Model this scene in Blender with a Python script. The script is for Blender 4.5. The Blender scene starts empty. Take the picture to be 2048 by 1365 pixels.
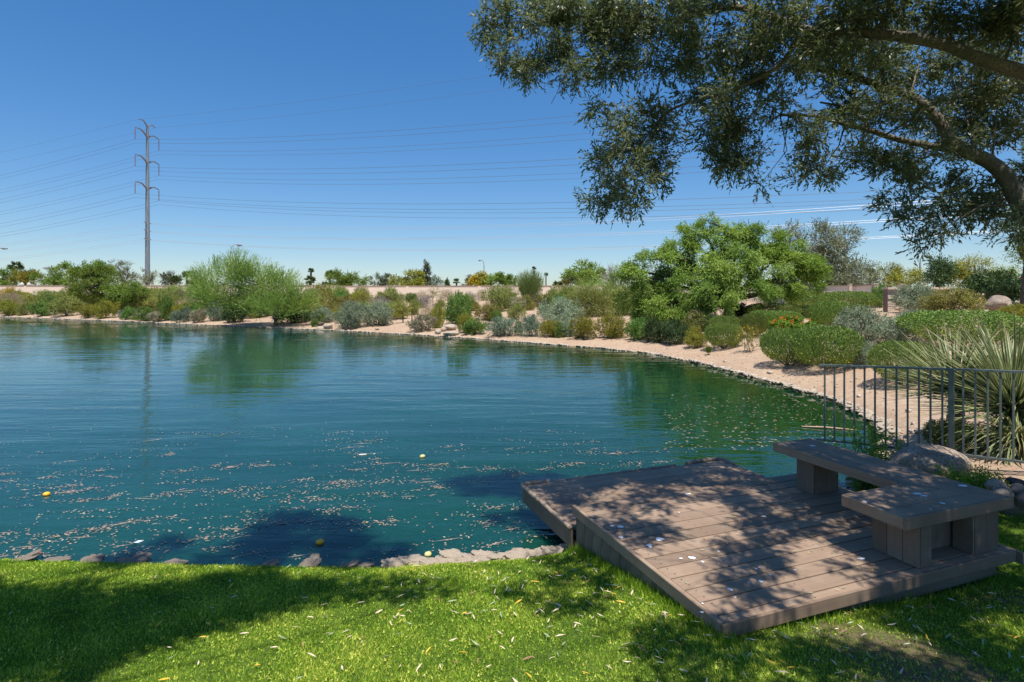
import bpy, math, random
import numpy as np
from mathutils import Vector, Matrix
R = math.radians
random.seed(7)
SC = bpy.context.scene
COL = SC.collection

# ------------------------------------------------------------------ camera, sky, sun, exposure
F = 1118.0            # focal length in photo pixels (photo 2048 wide)
CX, HY = 1024.0, 585.0  # principal column and horizon row
EYE = 2.35            # eye height over the lake surface (z = 0)
cam = bpy.data.cameras.new('camera')
cam.sensor_width = 36.0
cam.lens = F / 2048 * 36
cam.shift_y = -(682.5 - HY) / 2048
cam.clip_start = 0.05
cam.clip_end = 9000
camo = bpy.data.objects.new('camera', cam)
camo.location = (0, 0, EYE)
camo.rotation_euler = (R(90), 0, 0)
COL.objects.link(camo)
SC.camera = camo

SUN_EL = 70.0
SUN_H = (0.27, -0.963)
sd = Vector((SUN_H[0] * math.cos(R(SUN_EL)), SUN_H[1] * math.cos(R(SUN_EL)), math.sin(R(SUN_EL)))).normalized()
world = bpy.data.worlds.new('World')
SC.world = world
world.use_nodes = True
wn = world.node_tree
wn.nodes.clear()
sky = wn.nodes.new('ShaderNodeTexSky')
sky.sky_type = 'NISHITA'
sky.sun_disc = False
sky.sun_elevation = R(SUN_EL)
sky.sun_rotation = math.atan2(sd.x, sd.y)
sky.altitude = 300
sky.air_density = 1.0
sky.dust_density = 0.35
sky.ozone_density = 6.0
bg = wn.nodes.new('ShaderNodeBackground')
bg.inputs['Strength'].default_value = 0.115
wo = wn.nodes.new('ShaderNodeOutputWorld')
hsv = wn.nodes.new('ShaderNodeHueSaturation')
hsv.inputs['Saturation'].default_value = 1.46
hsv.inputs['Hue'].default_value = 0.505
gam = wn.nodes.new('ShaderNodeGamma')
gam.inputs['Gamma'].default_value = 0.70
wn.links.new(sky.outputs[0], gam.inputs[0])
wn.links.new(gam.outputs[0], hsv.inputs['Color'])
hsv.inputs['Value'].default_value = 1.42
tnt = wn.nodes.new('ShaderNodeMix'); tnt.data_type = 'RGBA'; tnt.blend_type = 'MULTIPLY'; tnt.inputs[0].default_value = 1.0
tnt.inputs[7].default_value = (0.93, 0.985, 1.03, 1)
wn.links.new(hsv.outputs[0], tnt.inputs[6])
wn.links.new(tnt.outputs[2], bg.inputs[0])
wn.links.new(bg.outputs[0], wo.inputs[0])

sun = bpy.data.lights.new('sun', 'SUN')
sun.energy = 5.0
sun.angle = R(0.53)
sun.color = (1.0, 0.955, 0.89)
suno = bpy.data.objects.new('sun', sun)
suno.rotation_euler = sd.to_track_quat('Z', 'Y').to_euler()
suno.location = (0, 0, 50)
COL.objects.link(suno)
SC.view_settings.view_transform = 'Standard'
SC.view_settings.look = 'None'
SC.view_settings.gamma = 1.0
SC.view_settings.use_curve_mapping = False
SC.view_settings.exposure = 0.40
SC.render.engine = 'CYCLES'
SC.cycles.max_bounces = 8
SC.cycles.transparent_max_bounces = 8
SC.cycles.use_denoising = True

# ------------------------------------------------------------------ helpers
def P(px, py, Y):
    """point seen at photo pixel (px, py) at distance Y"""
    return np.array(((px - CX) / F * Y, Y, EYE - (py - HY) / F * Y))

def tag(o, label=None, cat=None, group=None, kind=None):
    if label: o['label'] = label
    if cat: o['category'] = cat
    if group: o['group'] = group
    if kind: o['kind'] = kind
    return o

def empty(name, loc, rz=0.0):
    o = bpy.data.objects.new(name, None)
    o.empty_display_size = 0.2
    o.location = [float(v) for v in loc]
    o.rotation_euler = (0, 0, rz)
    COL.objects.link(o)
    return o

def link(name, me, parent=None, loc=None, rot=None, scale=None):
    o = bpy.data.objects.new(name, me)
    if loc is not None: o.location = [float(v) for v in loc]
    if rot is not None: o.rotation_euler = rot
    if scale is not None: o.scale = scale
    COL.objects.link(o)
    if parent is not None: o.parent = parent
    return o

def mesh(name, verts, faces, mat=None, smooth=False, attr=None, k=None):
    """verts (n,3); faces either list of lists or an int array (m,k)"""
    me = bpy.data.meshes.new(name)
    verts = np.asarray(verts, dtype=np.float32)
    if isinstance(faces, np.ndarray):
        m, kk = faces.shape
        me.vertices.add(len(verts))
        me.vertices.foreach_set('co', verts.ravel())
        me.loops.add(m * kk)
        me.loops.foreach_set('vertex_index', faces.astype(np.int32).ravel())
        me.polygons.add(m)
        me.polygons.foreach_set('loop_start', (np.arange(m) * kk).astype(np.int32))
        try: me.polygons.foreach_set('loop_total', np.full(m, kk, dtype=np.int32))
        except Exception: pass
        me.update(calc_edges=True)
    else:
        me.from_pydata([tuple(map(float, v)) for v in verts], [], faces)
        me.update()
    if smooth:
        me.polygons.foreach_set('use_smooth', np.ones(len(me.polygons), dtype=bool))
    if attr:
        for nm, val in attr.items():
            a = me.attributes.new(nm, 'FLOAT', 'POINT')
            a.data.foreach_set('value', np.asarray(val, dtype=np.float32))
    if mat is not None: me.materials.append(mat)
    return me

class MB:
    """collects boxes, tubes, prisms into one mesh"""
    def __init__(s): s.v = []; s.f = []
    def add(s, v, f):
        n = len(s.v)
        s.v += [tuple(map(float, a)) for a in v]
        s.f += [[i + n for i in q] for q in f]
    def box(s, x0, x1, y0, y1, z0, z1):
        v = [(x, y, z) for z in (z0, z1) for y in (y0, y1) for x in (x0, x1)]
        s.add(v, [[0, 2, 3, 1], [4, 5, 7, 6], [0, 1, 5, 4], [2, 6, 7, 3], [0, 4, 6, 2], [1, 3, 7, 5]])
        return s
    def plank(s, x0, x1, y0, y1, z0, z1, c=0.004, ax='x'):
        """board along x (or y, z) with its long edges chamfered"""
        if ax == 'x': a0, a1, b0, b1, d0, d1 = x0, x1, y0, y1, z0, z1
        elif ax == 'y': a0, a1, b0, b1, d0, d1 = y0, y1, z0, z1, x0, x1
        else: a0, a1, b0, b1, d0, d1 = z0, z1, x0, x1, y0, y1
        sec = [(b0 + c, d0), (b1 - c, d0), (b1, d0 + c), (b1, d1 - c), (b1 - c, d1), (b0 + c, d1), (b0, d1 - c), (b0, d0 + c)]
        v = []
        for a in (a0, a1):
            for b, d in sec:
                v.append((a, b, d) if ax == 'x' else (d, a, b) if ax == 'y' else (b, d, a))
        f = [[i, (i + 1) % 8, (i + 1) % 8 + 8, i + 8] for i in range(8)]
        f += [list(range(7, -1, -1)), list(range(8, 16))]
        s.add(v, f)
        return s
    def tube(s, pts, rad, n=8, cap=True):
        pts = [Vector(p) for p in pts]
        if not hasattr(rad, '__len__'): rad = [rad] * len(pts)
        v = []; f = []
        up = Vector((0, 0, 1))
        prev = None
        for i, p in enumerate(pts):
            d = (pts[min(i + 1, len(pts) - 1)] - pts[max(i - 1, 0)])
            d = d.normalized() if d.length > 1e-9 else Vector((0, 0, 1))
            if prev is None:
                a = d.orthogonal().normalized()
            else:
                a = (prev - d * prev.dot(d))
                a = a.normalized() if a.length > 1e-6 else d.orthogonal().normalized()
            prev = a
            b = d.cross(a)
            for k in range(n):
                t = 2 * math.pi * k / n
                v.append(p + (a * math.cos(t) + b * math.sin(t)) * rad[i])
        for i in range(len(pts) - 1):
            for k in range(n):
                k2 = (k + 1) % n
                f.append([i * n + k, i * n + k2, (i + 1) * n + k2, (i + 1) * n + k])
        if cap:
            f.append(list(range(n - 1, -1, -1)))
            f.append([(len(pts) - 1) * n + k for k in range(n)])
        s.add(v, f)
        return s
    def me(s, name, mat, smooth=False):
        return mesh(name, s.v, s.f, mat, smooth)
    def build(s, name, mat, parent=None, smooth=False, loc=None):
        return link(name, s.me(name, mat, smooth), parent, loc)

def spline(pts, n=6):
    """catmull-rom through pts"""
    pts = [np.array(p, float) for p in pts]
    q = [2 * pts[0] - pts[1]] + pts + [2 * pts[-1] - pts[-2]]
    out = []
    for i in range(1, len(q) - 2):
        for j in range(n):
            t = j / n
            out.append(0.5 * ((2 * q[i]) + (-q[i - 1] + q[i + 1]) * t + (2 * q[i - 1] - 5 * q[i] + 4 * q[i + 1] - q[i + 2]) * t * t + (-q[i - 1] + 3 * q[i] - 3 * q[i + 1] + q[i + 2]) * t ** 3))
    out.append(pts[-1])
    return out

# ------------------------------------------------------------------ materials
def newmat(name):
    m = bpy.data.materials.new(name)
    m.use_nodes = True
    nt = m.node_tree
    nt.nodes.clear()
    out = nt.nodes.new('ShaderNodeOutputMaterial')
    b = nt.nodes.new('ShaderNodeBsdfPrincipled')
    nt.links.new(b.outputs[0], out.inputs[0])
    return m, nt, b, out
def node(nt, t, **kw):
    n = nt.nodes.new(t)
    for k, v in kw.items():
        if k.startswith('_'): setattr(n, k[1:], v)
        else: n.inputs[k.replace('__', ' ')].default_value = v
    return n
def coord(nt, kind='Object', scale=(1, 1, 1)):
    tc = nt.nodes.new('ShaderNodeTexCoord')
    mp = nt.nodes.new('ShaderNodeMapping')
    mp.inputs['Scale'].default_value = scale
    nt.links.new(tc.outputs[kind], mp.inputs[0])
    return mp.outputs[0]
def ramp(nt, fac, stops):
    r = nt.nodes.new('ShaderNodeValToRGB')
    el = r.color_ramp.elements
    while len(el) < len(stops): el.new(0.5)
    for e, (p, c) in zip(el, stops):
        e.position = p
        e.color = (*c, 1) if len(c) == 3 else c
    nt.links.new(fac, r.inputs[0])
    return r.outputs[0]
def noise(nt, vec, scale, detail=4, rough=0.55):
    n = node(nt, 'ShaderNodeTexNoise', Scale=scale, Detail=detail, Roughness=rough)
    nt.links.new(vec, n.inputs['Vector'])
    return n.outputs[0]
def mixc(nt, fac, a, b, mode='MIX'):
    m = nt.nodes.new('ShaderNodeMix')
    m.data_type = 'RGBA'
    m.blend_type = mode
    for s, v in ((0, fac), (6, a), (7, b)):
        if hasattr(v, 'links') or hasattr(v, 'is_linked'): nt.links.new(v, m.inputs[s])
        elif s == 0: m.inputs[0].default_value = v
        else: m.inputs[s].default_value = (*v, 1)
    return m.outputs[2]
def math_(nt, op, a, b=0.0):
    m = nt.nodes.new('ShaderNodeMath')
    m.operation = op
    for i, v in enumerate((a, b)):
        if hasattr(v, 'is_linked'): nt.links.new(v, m.inputs[i])
        else: m.inputs[i].default_value = v
    return m.outputs[0]
def bump(nt, b, h, strength=0.3, dist=0.02):
    n = node(nt, 'ShaderNodeBump', Strength=strength, Distance=dist)
    nt.links.new(h, n.inputs['Height'])
    nt.links.new(n.outputs[0], b.inputs['Normal'])

def plain(name, c, rough=0.6, metal=0.0, var=0.15, scale=8.0, bmp=0.0, spec=0.5):
    m, nt, b, o = newmat(name)
    v = coord(nt)
    n = noise(nt, v, scale)
    lo = tuple(x * (1 - var) for x in c); hi = tuple(min(1, x * (1 + var)) for x in c)
    nt.links.new(ramp(nt, n, [(0.3, lo), (0.7, hi)]), b.inputs['Base Color'])
    b.inputs['Roughness'].default_value = rough
    b.inputs['Metallic'].default_value = metal
    b.inputs['Specular IOR Level'].default_value = spec
    if bmp: bump(nt, b, noise(nt, v, scale * 4), bmp, 0.01)
    return m

def foliage_mat(name, stops, trans=0.35, rough=0.55, spec=0.25, vary=0.16):
    """leaf material: colour by the per leaf attribute 'tint', some light passes through"""
    m, nt, b, out = newmat(name)
    a = nt.nodes.new('ShaderNodeAttribute')
    a.attribute_name = 'tint'
    c = ramp(nt, a.outputs['Fac'], stops)
    oi = nt.nodes.new('ShaderNodeObjectInfo')
    hs = nt.nodes.new('ShaderNodeHueSaturation')
    val = math_(nt, 'MULTIPLY_ADD', oi.outputs['Random'], vary * 2)
    val.node.inputs[2].default_value = 1 - vary
    hue = math_(nt, 'MULTIPLY_ADD', oi.outputs['Random'], 0.03)
    hue.node.inputs[2].default_value = 0.485
    nt.links.new(val, hs.inputs['Value'])
    nt.links.new(hue, hs.inputs['Hue'])
    nt.links.new(c, hs.inputs['Color'])
    nt.links.new(hs.outputs[0], b.inputs['Base Color'])
    b.inputs['Roughness'].default_value = rough
    b.inputs['Specular IOR Level'].default_value = spec
    tr = nt.nodes.new('ShaderNodeBsdfTranslucent')
    nt.links.new(mixc(nt, 1.0, hs.outputs[0], (1.0, 1.0, 0.55), 'MULTIPLY'), tr.inputs[0])
    mx = nt.nodes.new('ShaderNodeMixShader')
    mx.inputs[0].default_value = trans
    nt.links.new(b.outputs[0], mx.inputs[1])
    nt.links.new(tr.outputs[0], mx.inputs[2])
    nt.links.new(mx.outputs[0], out.inputs[0])
    return m

def wood_mat(name, base, axis=0, tint=1.0):
    """weathered composite decking: fine grain along the board, dusty pale wear, dark dirt specks"""
    m, nt, b, o = newmat(name)
    sc = [60, 60, 60]; sc[axis] = 2.0
    g = noise(nt, coord(nt, 'Object', tuple(sc)), 1.0, 5, 0.6)
    v = coord(nt)
    blot = noise(nt, v, 3.2, 6, 0.65)
    fine = noise(nt, v, 90, 3, 0.6)
    lo = tuple(x * 0.88 for x in base); hi = tuple(x * 1.10 for x in base)
    c = ramp(nt, g, [(0.3, lo), (0.7, hi)])
    dust = ramp(nt, blot, [(0.5, (0, 0, 0)), (0.72, (1, 1, 1))])
    c = mixc(nt, math_(nt, 'MULTIPLY', dust, 0.5), c, (0.36, 0.285, 0.205))
    st2 = ramp(nt, noise(nt, coord(nt, 'Object', (1.0, 1.7, 1.0)), 1.6, 5, .6), [(.28, (1, 1, 1)), (.46, (0, 0, 0))])
    c = mixc(nt, math_(nt, 'MULTIPLY', st2, 0.5), c, tuple(x * .5 for x in base))
    oi = nt.nodes.new('ShaderNodeObjectInfo')
    hs = nt.nodes.new('ShaderNodeHueSaturation')
    val = math_(nt, 'MULTIPLY_ADD', oi.outputs['Random'], 0.40)
    val.node.inputs[2].default_value = 0.80
    nt.links.new(val, hs.inputs['Value'])
    nt.links.new(c, hs.inputs['Color'])
    dark = ramp(nt, fine, [(0.27, (1, 1, 1)), (0.36, (0, 0, 0))])
    c = mixc(nt, math_(nt, 'MULTIPLY', dark, 0.5), hs.outputs[0], tuple(x * 0.35 for x in base))
    nt.links.new(c, b.inputs['Base Color'])
    b.inputs['Roughness'].default_value = 0.78
    b.inputs['Specular IOR Level'].default_value = 0.3
    bump(nt, b, g, 0.2, 0.002)
    return m

def rock_mat(name, c1, c2, c3, scale=3.0):
    m, nt, b, o = newmat(name)
    v = coord(nt)
    n1 = noise(nt, v, scale, 8, 0.65)
    n2 = noise(nt, v, scale * 9, 6, 0.7)
    c = ramp(nt, n1, [(0.3, c1), (0.52, c2), (0.72, c3)])
    c = mixc(nt, ramp(nt, n2, [(0.35, (1, 1, 1)), (0.55, (0, 0, 0))]), c, tuple(x * 0.5 for x in c1))
    nt.links.new(c, b.inputs['Base Color'])
    b.inputs['Roughness'].default_value = 0.9
    bump(nt, b, math_(nt, 'ADD', n1, math_(nt, 'MULTIPLY', n2, 0.5)), 0.7, 0.03)
    return m

# ------------------------------------------------------------------ terrain
# shoreline, clockwise round the lake; each vertex: x, y, then ground height 0.3, 3, 8, 20, 50 m inland
NL = (0.13, 0.52, 0.75, 0.9, 0.9)
SH = [(-260, 5.6, *NL), (-60, 5.5, *NL), (-14, 5.2, *NL), (-6, 5.0, *NL), (-4.4, 4.86, *NL), (-2.6, 4.76, *NL), (-1.1, 4.72, *NL), (0.1, 4.86, .16, .57, .8, .9, .9), (0.62, 5.0, .20, .62, .85, .95, .95),
      (1.6, 5.05, .20, .58, .8, .9, .9), (2.7, 5.2, .2, .50, .75, .9, .9), (3.5, 5.85, .25, .6, .8, 1., 1.1),
      (4.1, 6.45, .34, .8, .9, 1.1, 1.2), (4.9, 7.2, .34, .8, 1.0, 1.3, 1.4), (5.6, 7.9, .3, .8, 1.1, 1.5, 1.7),
      (5.93, 8.5, .25, .75, 1.15, 1.7, 2.0), (6.45, 9.3, .2, .7, 1.15, 1.8, 2.1), (6.75, 10.3, .15, .62, 1.1, 1.8, 2.2), (7.1, 11.8, .12, .58, 1.1, 1.8, 2.2),
      (6.93, 13.4, .12, .58, 1.18, 1.8, 2.2), (6.7, 15.7, .12, .60, 1.2, 1.75, 2.1), (6.27, 18.6, .1, .58, 1.14, 1.52, 1.8), (5.3, 21.5, .1, .5, 1.0, 1.32, 1.6),
      (3.8, 23.5, .1, .40, .82, 1.12, 1.5), (1.7, 25.2, .1, .33, .68, 1.0, 1.5), (-1.6, 28.2, .1, .28, .55, .95, 1.5), (-6.3, 31.6, .1, .28, .55, .95, 1.5), (-12, 35, .1, .28, .55, .95, 1.5),
      (-22.5, 40.4, .1, .28, .58, 1.0, 1.5), (-34.6, 46.9, .1, .3, .62, 1.15, 1.5), (-50, 54.0, .1, .3, .65, 1.25, 1.5), (-67, 60, .1, .3, .65, 1.3, 1.5), (-260, 110, .1, .3, .65, 1.3, 1.5)]
SHA = np.array(SH)
A_, B_ = SHA, np.roll(SHA, -1, axis=0)
def terrain(x, y, full=False):
    x = np.asarray(x, float); y = np.asarray(y, float)
    shp = x.shape
    x = x.ravel(); y = y.ravel()
    best = np.full(x.shape, 1e18); prm = np.zeros((len(x), 5)); inside = np.zeros(x.shape, bool)
    for a, b in zip(A_, B_):
        dx, dy = b[0] - a[0], b[1] - a[1]
        t = np.clip(((x - a[0]) * dx + (y - a[1]) * dy) / (dx * dx + dy * dy), 0, 1)
        d2 = (x - a[0] - t * dx) ** 2 + (y - a[1] - t * dy) ** 2
        m = d2 < best
        best = np.where(m, d2, best)
        prm[m] = a[2:7] + t[m, None] * (b[2:7] - a[2:7])
        cr = ((a[1] > y) != (b[1] > y)) & (x < dx * (y - a[1]) / (dy if abs(dy) > 1e-12 else 1e-12) + a[0])
        inside ^= cr
    d = np.sqrt(best)
    xs = np.array([0, .3, 3, 8, 20, 50])
    z = np.zeros_like(d)
    for i in range(5):
        lo = 0.02 * np.ones(len(d)) if i == 0 else prm[:, i - 1]
        hi = prm[:, i]
        t = np.clip((d - xs[i]) / (xs[i + 1] - xs[i]), 0, 1)
        z = np.where((d >= xs[i]), lo + (hi - lo) * t, z)
    z = z + np.where(d > 1.0, 0.02 * np.minimum(d - 1, 3) * np.sin(x * 1.3 + y * 0.7) * np.sin(y * 1.1 - x * .4), 0) * (y > 7)
    wat = -0.05 - 0.35 * np.minimum(d, 6)
    z = np.where(inside, wat, z)
    if full: return z.reshape(shp), np.where(inside, -d, d).reshape(shp)
    return z.reshape(shp)
def tz(x, y): return float(terrain(np.array([x]), np.array([y]))[0])
def hit(px, py, ymin=2.0, ymax=72.0):
    """where the ground is seen at photo pixel px, py"""
    Y = np.concatenate([np.linspace(ymin, 30, 700), np.linspace(30.05, ymax, 500)])
    X = (px - CX) / F * Y
    z, d = terrain(X, Y, True)
    z = np.where(d < 0, 0.0, z)
    row = HY + F * (EYE - z) / Y
    ok = (np.abs(row - py) < 0.6) & (d > 0.05)
    if not ok.any():
        row2 = np.where(d > 0.05, np.abs(row - py), 1e9)
        i = int(np.argmin(row2))
    else:
        i = int(np.argmax(ok))
        j = i
        while j + 1 < len(Y) and ok[j + 1] and abs(row[j + 1] - py) < abs(row[j] - py): j += 1
        i = j
    return float(X[i]), float(Y[i]), float(z[i])

n = 430
uu = np.linspace(-1, 1, n)
def spread(u, a, lim):
    k = math.asinh(lim / a)
    return np.sinh(u * k) * a
gx = spread(uu, 4.0, 3000.0) + 2.0
gy = spread(uu, 5.0, 3000.0) + 6.5
GX, GY = np.meshgrid(gx, gy)
GZ, GD = terrain(GX, GY, True)
rs = np.random.RandomState(3)
GZ += np.where((GD > 0.1) & (GY > 7), 1, 0.3) * rs.randn(*GZ.shape) * 0.006 * (np.abs(GD) < 60)
vs = np.stack([GX, GY, GZ], -1).reshape(-1, 3)
ii = np.arange(n * n).reshape(n, n)
fs = np.stack([ii[:-1, :-1], ii[:-1, 1:], ii[1:, 1:], ii[1:, :-1]], -1).reshape(-1, 4)
lawn = ((GY < 6.2 - 0.15 * GX) | (GX < -8) & (GY < 5.6)) & (GD > 0) & (GX + GY < 9.6)
def dirt(x, y):
    f = np.sin(x * 2.1 + y * 3.3 + 1.0) + np.sin(x * 3.7 - y * 2.2 + .5) * .7 + np.sin(x * 7.1 + y * 6.3) * .35
    w = np.clip((x - 1.4) / .5, 0, 1) * np.clip((3.9 - y) / .3, 0, 1)
    return np.clip((f + .1) * 2.0, 0, 1) * w
attr = {'dirt': dirt(GX, GY).ravel(), 'lawn': lawn.astype(float).ravel(), 'shore': np.clip(GD, -1, 60).ravel()}
gm, nt, b, o = newmat('sandy_ground')
v = coord(nt)
n1 = noise(nt, v, 0.5, 6, .6); n2 = noise(nt, v, 7, 6, .7); n3 = noise(nt, v, 45, 3, .7)
sand = ramp(nt, n1, [(.3, (.385, .28, .185)), (.55, (.455, .345, .235)), (.75, (.51, .40, .285))])
sand = mixc(nt, ramp(nt, n2, [(.35, (1, 1, 1)), (.6, (0, 0, 0))]), sand, (.36, .23, .155))
sand = mixc(nt, ramp(nt, n3, [(.3, (1, 1, 1)), (.42, (0, 0, 0))]), sand, (.22, .15, .11))
soil = ramp(nt, n2, [(.35, (.05, .085, .015)), (.65, (.10, .15, .025))])
dirtc = ramp(nt, n3, [(.3, (.09, .065, .035)), (.7, (.20, .15, .09))])
al = nt.nodes.new('ShaderNodeAttribute'); al.attribute_name = 'lawn'
ad = nt.nodes.new('ShaderNodeAttribute'); ad.attribute_name = 'dirt'
soil = mixc(nt, ad.outputs['Fac'], soil, dirtc)
c = mixc(nt, al.outputs['Fac'], sand, soil)
nt.links.new(c, b.inputs['Base Color'])
b.inputs['Roughness'].default_value = 0.95
b.inputs['Specular IOR Level'].default_value = 0.15
bump(nt, b, math_(nt, 'ADD', n2, n3), 0.6, 0.03)
tag(link('ground', mesh('ground', vs, fs, gm, True, attr)), 'tan sandy lake bank and lawn soil round the lake', kind='structure')

# lake
wm, nt, b, o = newmat('lake_water')
b.inputs['Base Color'].default_value = (0.010, 0.105, 0.115, 1)
b.inputs['Roughness'].default_value = 0.015
b.inputs['IOR'].default_value = 1.333
b.inputs['Specular IOR Level'].default_value = 0.5
va = coord(nt, 'Object', (0.40, 1.55, 1.0))
w1 = noise(nt, va, 1.3, 3, .5)
w2 = noise(nt, coord(nt, 'Object', (1.0, 2.6, 1.0)), 4.2, 2, .5)
w3 = noise(nt, coord(nt, 'Object', (.12, .3, 1.0)), 1.0, 3, .5)
calm = ramp(nt, w3, [(.35, (.35, .35, .35)), (.65, (1, 1, 1))])
hh = math_(nt, 'ADD', w1, math_(nt, 'MULTIPLY', w2, 0.16))
hh = math_(nt, 'MULTIPLY', hh, calm)
bump(nt, b, hh, 1.0, 0.026)
gr = nt.nodes.new('ShaderNodeAttribute'); gr.attribute_name = 'bank_green'
turb = ramp(nt, noise(nt, coord(nt, 'Object', (.3, .5, 1)), 1.2, 3, .5), [(.3, (0.0045, 0.041, 0.034)), (.7, (0.0075, 0.058, 0.045))])
turb = mixc(nt, gr.outputs['Fac'], turb, (0.003, 0.030, 0.008))  # greener body colour at the right also paints in the reflected trees
nt.links.new(turb, b.inputs['Base Color'])
b.subsurface_method = 'BURLEY'
b.inputs['Subsurface Weight'].default_value = 1.0
b.inputs['Subsurface Radius'].default_value = (.3, 1.0, 1.0)
b.inputs['Subsurface Scale'].default_value = 0.25
wxs = np.concatenate([np.linspace(-300, -60, 9)[:-1], np.linspace(-60, 14, 75)]); wys = np.concatenate([np.linspace(3, 45, 60), np.linspace(46, 125, 20)])
WXg, WYg = np.meshgrid(wxs, wys)
_, wd = terrain(WXg, WYg, True)
wsh = np.exp(-np.maximum(-wd, 0) / 4.0) * np.clip((WXg + 2.5 + (WYg - 6) * .35) / 5, 0, 1) * np.clip((WYg - 5.2) / 2.0, 0, 1)
wv = np.stack([WXg, WYg, WXg * 0], -1).reshape(-1, 3)
wi = np.arange(wv.shape[0]).reshape(WXg.shape)
wf = np.stack([wi[:-1, :-1], wi[:-1, 1:], wi[1:, 1:], wi[1:, :-1]], -1).reshape(-1, 4)
tag(link('lake_water', mesh('lake_water', wv, wf, wm, True, {'bank_green': np.clip(wsh * 1.5, 0, 1).ravel()})), 'rippled teal lake water, greener by the right bank', kind='structure')
# ------------------------------------------------------------------ foliage tools
def unit(a): return a / np.maximum(np.linalg.norm(a, axis=-1, keepdims=True), 1e-9)
def leaf_quads(p, d, l, w, rng, bend=0.15, nh=None):
    """kite shaped leaves from base p along d"""
    n = len(p)
    r = rng.randn(n, 3)
    if nh is not None: r = nh * 1.6 + r * .75
    s = unit(np.cross(d, r))
    nr = np.cross(s, d)
    l = l[:, None]; w = w[:, None]
    mid = p + d * l * 0.45 + nr * l * bend * 0.5
    v = np.stack([p, mid + s * w * 0.5, p + d * l, mid - s * w * 0.5], 1)
    return v.reshape(-1, 3)
def sprig_leaves(anchor, dirs, L, k, ll, lw, spread, rng, droop=0.0, tint=None, nh=None):
    """k leaves along each sprig; returns verts and tint"""
    n = len(anchor)
    t = (np.arange(k) + rng.rand(n, k)) / k
    L = np.broadcast_to(L, (n,))
    pos = anchor[:, None, :] + dirs[:, None, :] * (t * L[:, None])[..., None]
    pos[..., 2] -= droop * (t * L[:, None]) ** 2
    dd = unit(dirs[:, None, :] + spread * rng.randn(n, k, 3) + np.array([0, 0, -droop]) * t[..., None])
    pos = pos.reshape(-1, 3); dd = dd.reshape(-1, 3)
    m = len(pos)
    v = leaf_quads(pos, dd, ll * rng.uniform(.65, 1.25, m), lw * rng.uniform(.7, 1.3, m), rng, nh=None if nh is None else np.repeat(nh, k, 0))
    tt = np.repeat(tint if tint is not None else rng.rand(n), k) * 0.6 + 0.4 * rng.rand(m)
    return v, np.repeat(tt, 4)
def puff_anchors(puffs, n, rng, sub=10, tight=0.33, shell=0.5, zmin=None):
    """sprig roots gathered in sub clumps near the skin of each ellipsoid puff (cx,cy,cz,rx,ry,rz)"""
    pf = np.array(puffs, float)
    wgt = (pf[:, 3] * pf[:, 4] * pf[:, 5]) ** (2 / 3.)
    cnt = np.maximum(4, (n * wgt / wgt.sum()).astype(int))
    A, D, T = [], [], []
    for q, c in zip(pf, cnt):
        m = max(3, int(sub))
        u = unit(rng.randn(m, 3)); rr = shell + (1 - shell) * rng.rand(m, 1) ** .7
        sc = u * rr
        st = rng.rand(m)
        idx = rng.randint(0, m, c)
        loc = sc[idx] + rng.randn(c, 3) * tight * 0.55
        ln = np.linalg.norm(loc, axis=1, keepdims=True)
        loc = np.where(ln > 1.08, loc / ln * (1.08 - .2 * rng.rand(c, 1)), loc)
        A.append(q[:3] + loc * q[3:6])
        D.append(unit(loc * q[3:6] + 1e-6))
        T.append(np.clip(st[idx] * .7 + .3 * rng.rand(c), 0, 1))
    A = np.concatenate(A); D = np.concatenate(D); T = np.concatenate(T)
    if zmin is not None:
        k = A[:, 2] > zmin
        A, D, T = A[k], D[k], T[k]
    return A, D, T
def foliage_mesh(name, puffs, n, mat, rng, L=.2, k=6, ll=.06, lw=.015, spread=.5, up=.4, out=1.0, rnd=.5, droop=0., sub=10, tight=.33, shell=.5, zmin=None, tintf=None):
    A, D, T = puff_anchors(puffs, n, rng, sub, tight, shell, zmin)
    d = unit(D * out + np.array([0, 0, up]) + rnd * rng.randn(*D.shape))
    if tintf is not None: T = tintf(A, T)
    cen = A.mean(0) * np.array((1, 1, .6)); g_ = unit((A - cen) / (A.std(0) + 1e-3))
    v, t = sprig_leaves(A, d, L, k, ll, lw, spread, rng, droop, T, unit(D * .6 + g_ * .8))
    q = np.arange(len(v)).reshape(-1, 4)
    return mesh(name, v, q, mat, attr={'tint': t}), A, d

# palettes
G = {}
G['olive_leaf'] = foliage_mat('olive_leaf', [(0, (0.073, 0.095, 0.049)), (.5, (0.152, 0.183, 0.095)), (.8, (0.256, 0.287, 0.171)), (1, (0.671, 0.659, 0.464))], .42, .42, .45)  # palest stop paints in sunlit glints along with silvery undersides
G['clip'] = foliage_mat('clipped_shrub_leaf', [(0, (0.083, 0.144, 0.029)), (.45, (0.177, 0.259, 0.053)), (.62, (0.260, 0.326, 0.062)), (.82, (0.541, 0.499, 0.062)), (1, (0.790, 0.653, 0.088))], .2, .55, .25, .24)
G['silver'] = foliage_mat('silver_leaf', [(0, (0.121, 0.159, 0.093)), (.5, (0.242, 0.300, 0.193)), (1, (0.421, 0.472, 0.319))], .2)
G['teal'] = foliage_mat('blue_green_leaf', [(0, (0.076, 0.119, 0.075)), (.5, (0.164, 0.225, 0.149)), (1, (0.314, 0.371, 0.252))], .2)
G['scrub'] = foliage_mat('scrub_leaf', [(0, (0.103, 0.141, 0.035)), (.5, (0.230, 0.275, 0.070)), (1, (0.410, 0.418, 0.114))], .25)
G['olive'] = foliage_mat('olive_bush_leaf', [(0, (0.104, 0.120, 0.029)), (.5, (0.235, 0.237, 0.058)), (1, (0.418, 0.350, 0.087))], .25)
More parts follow.
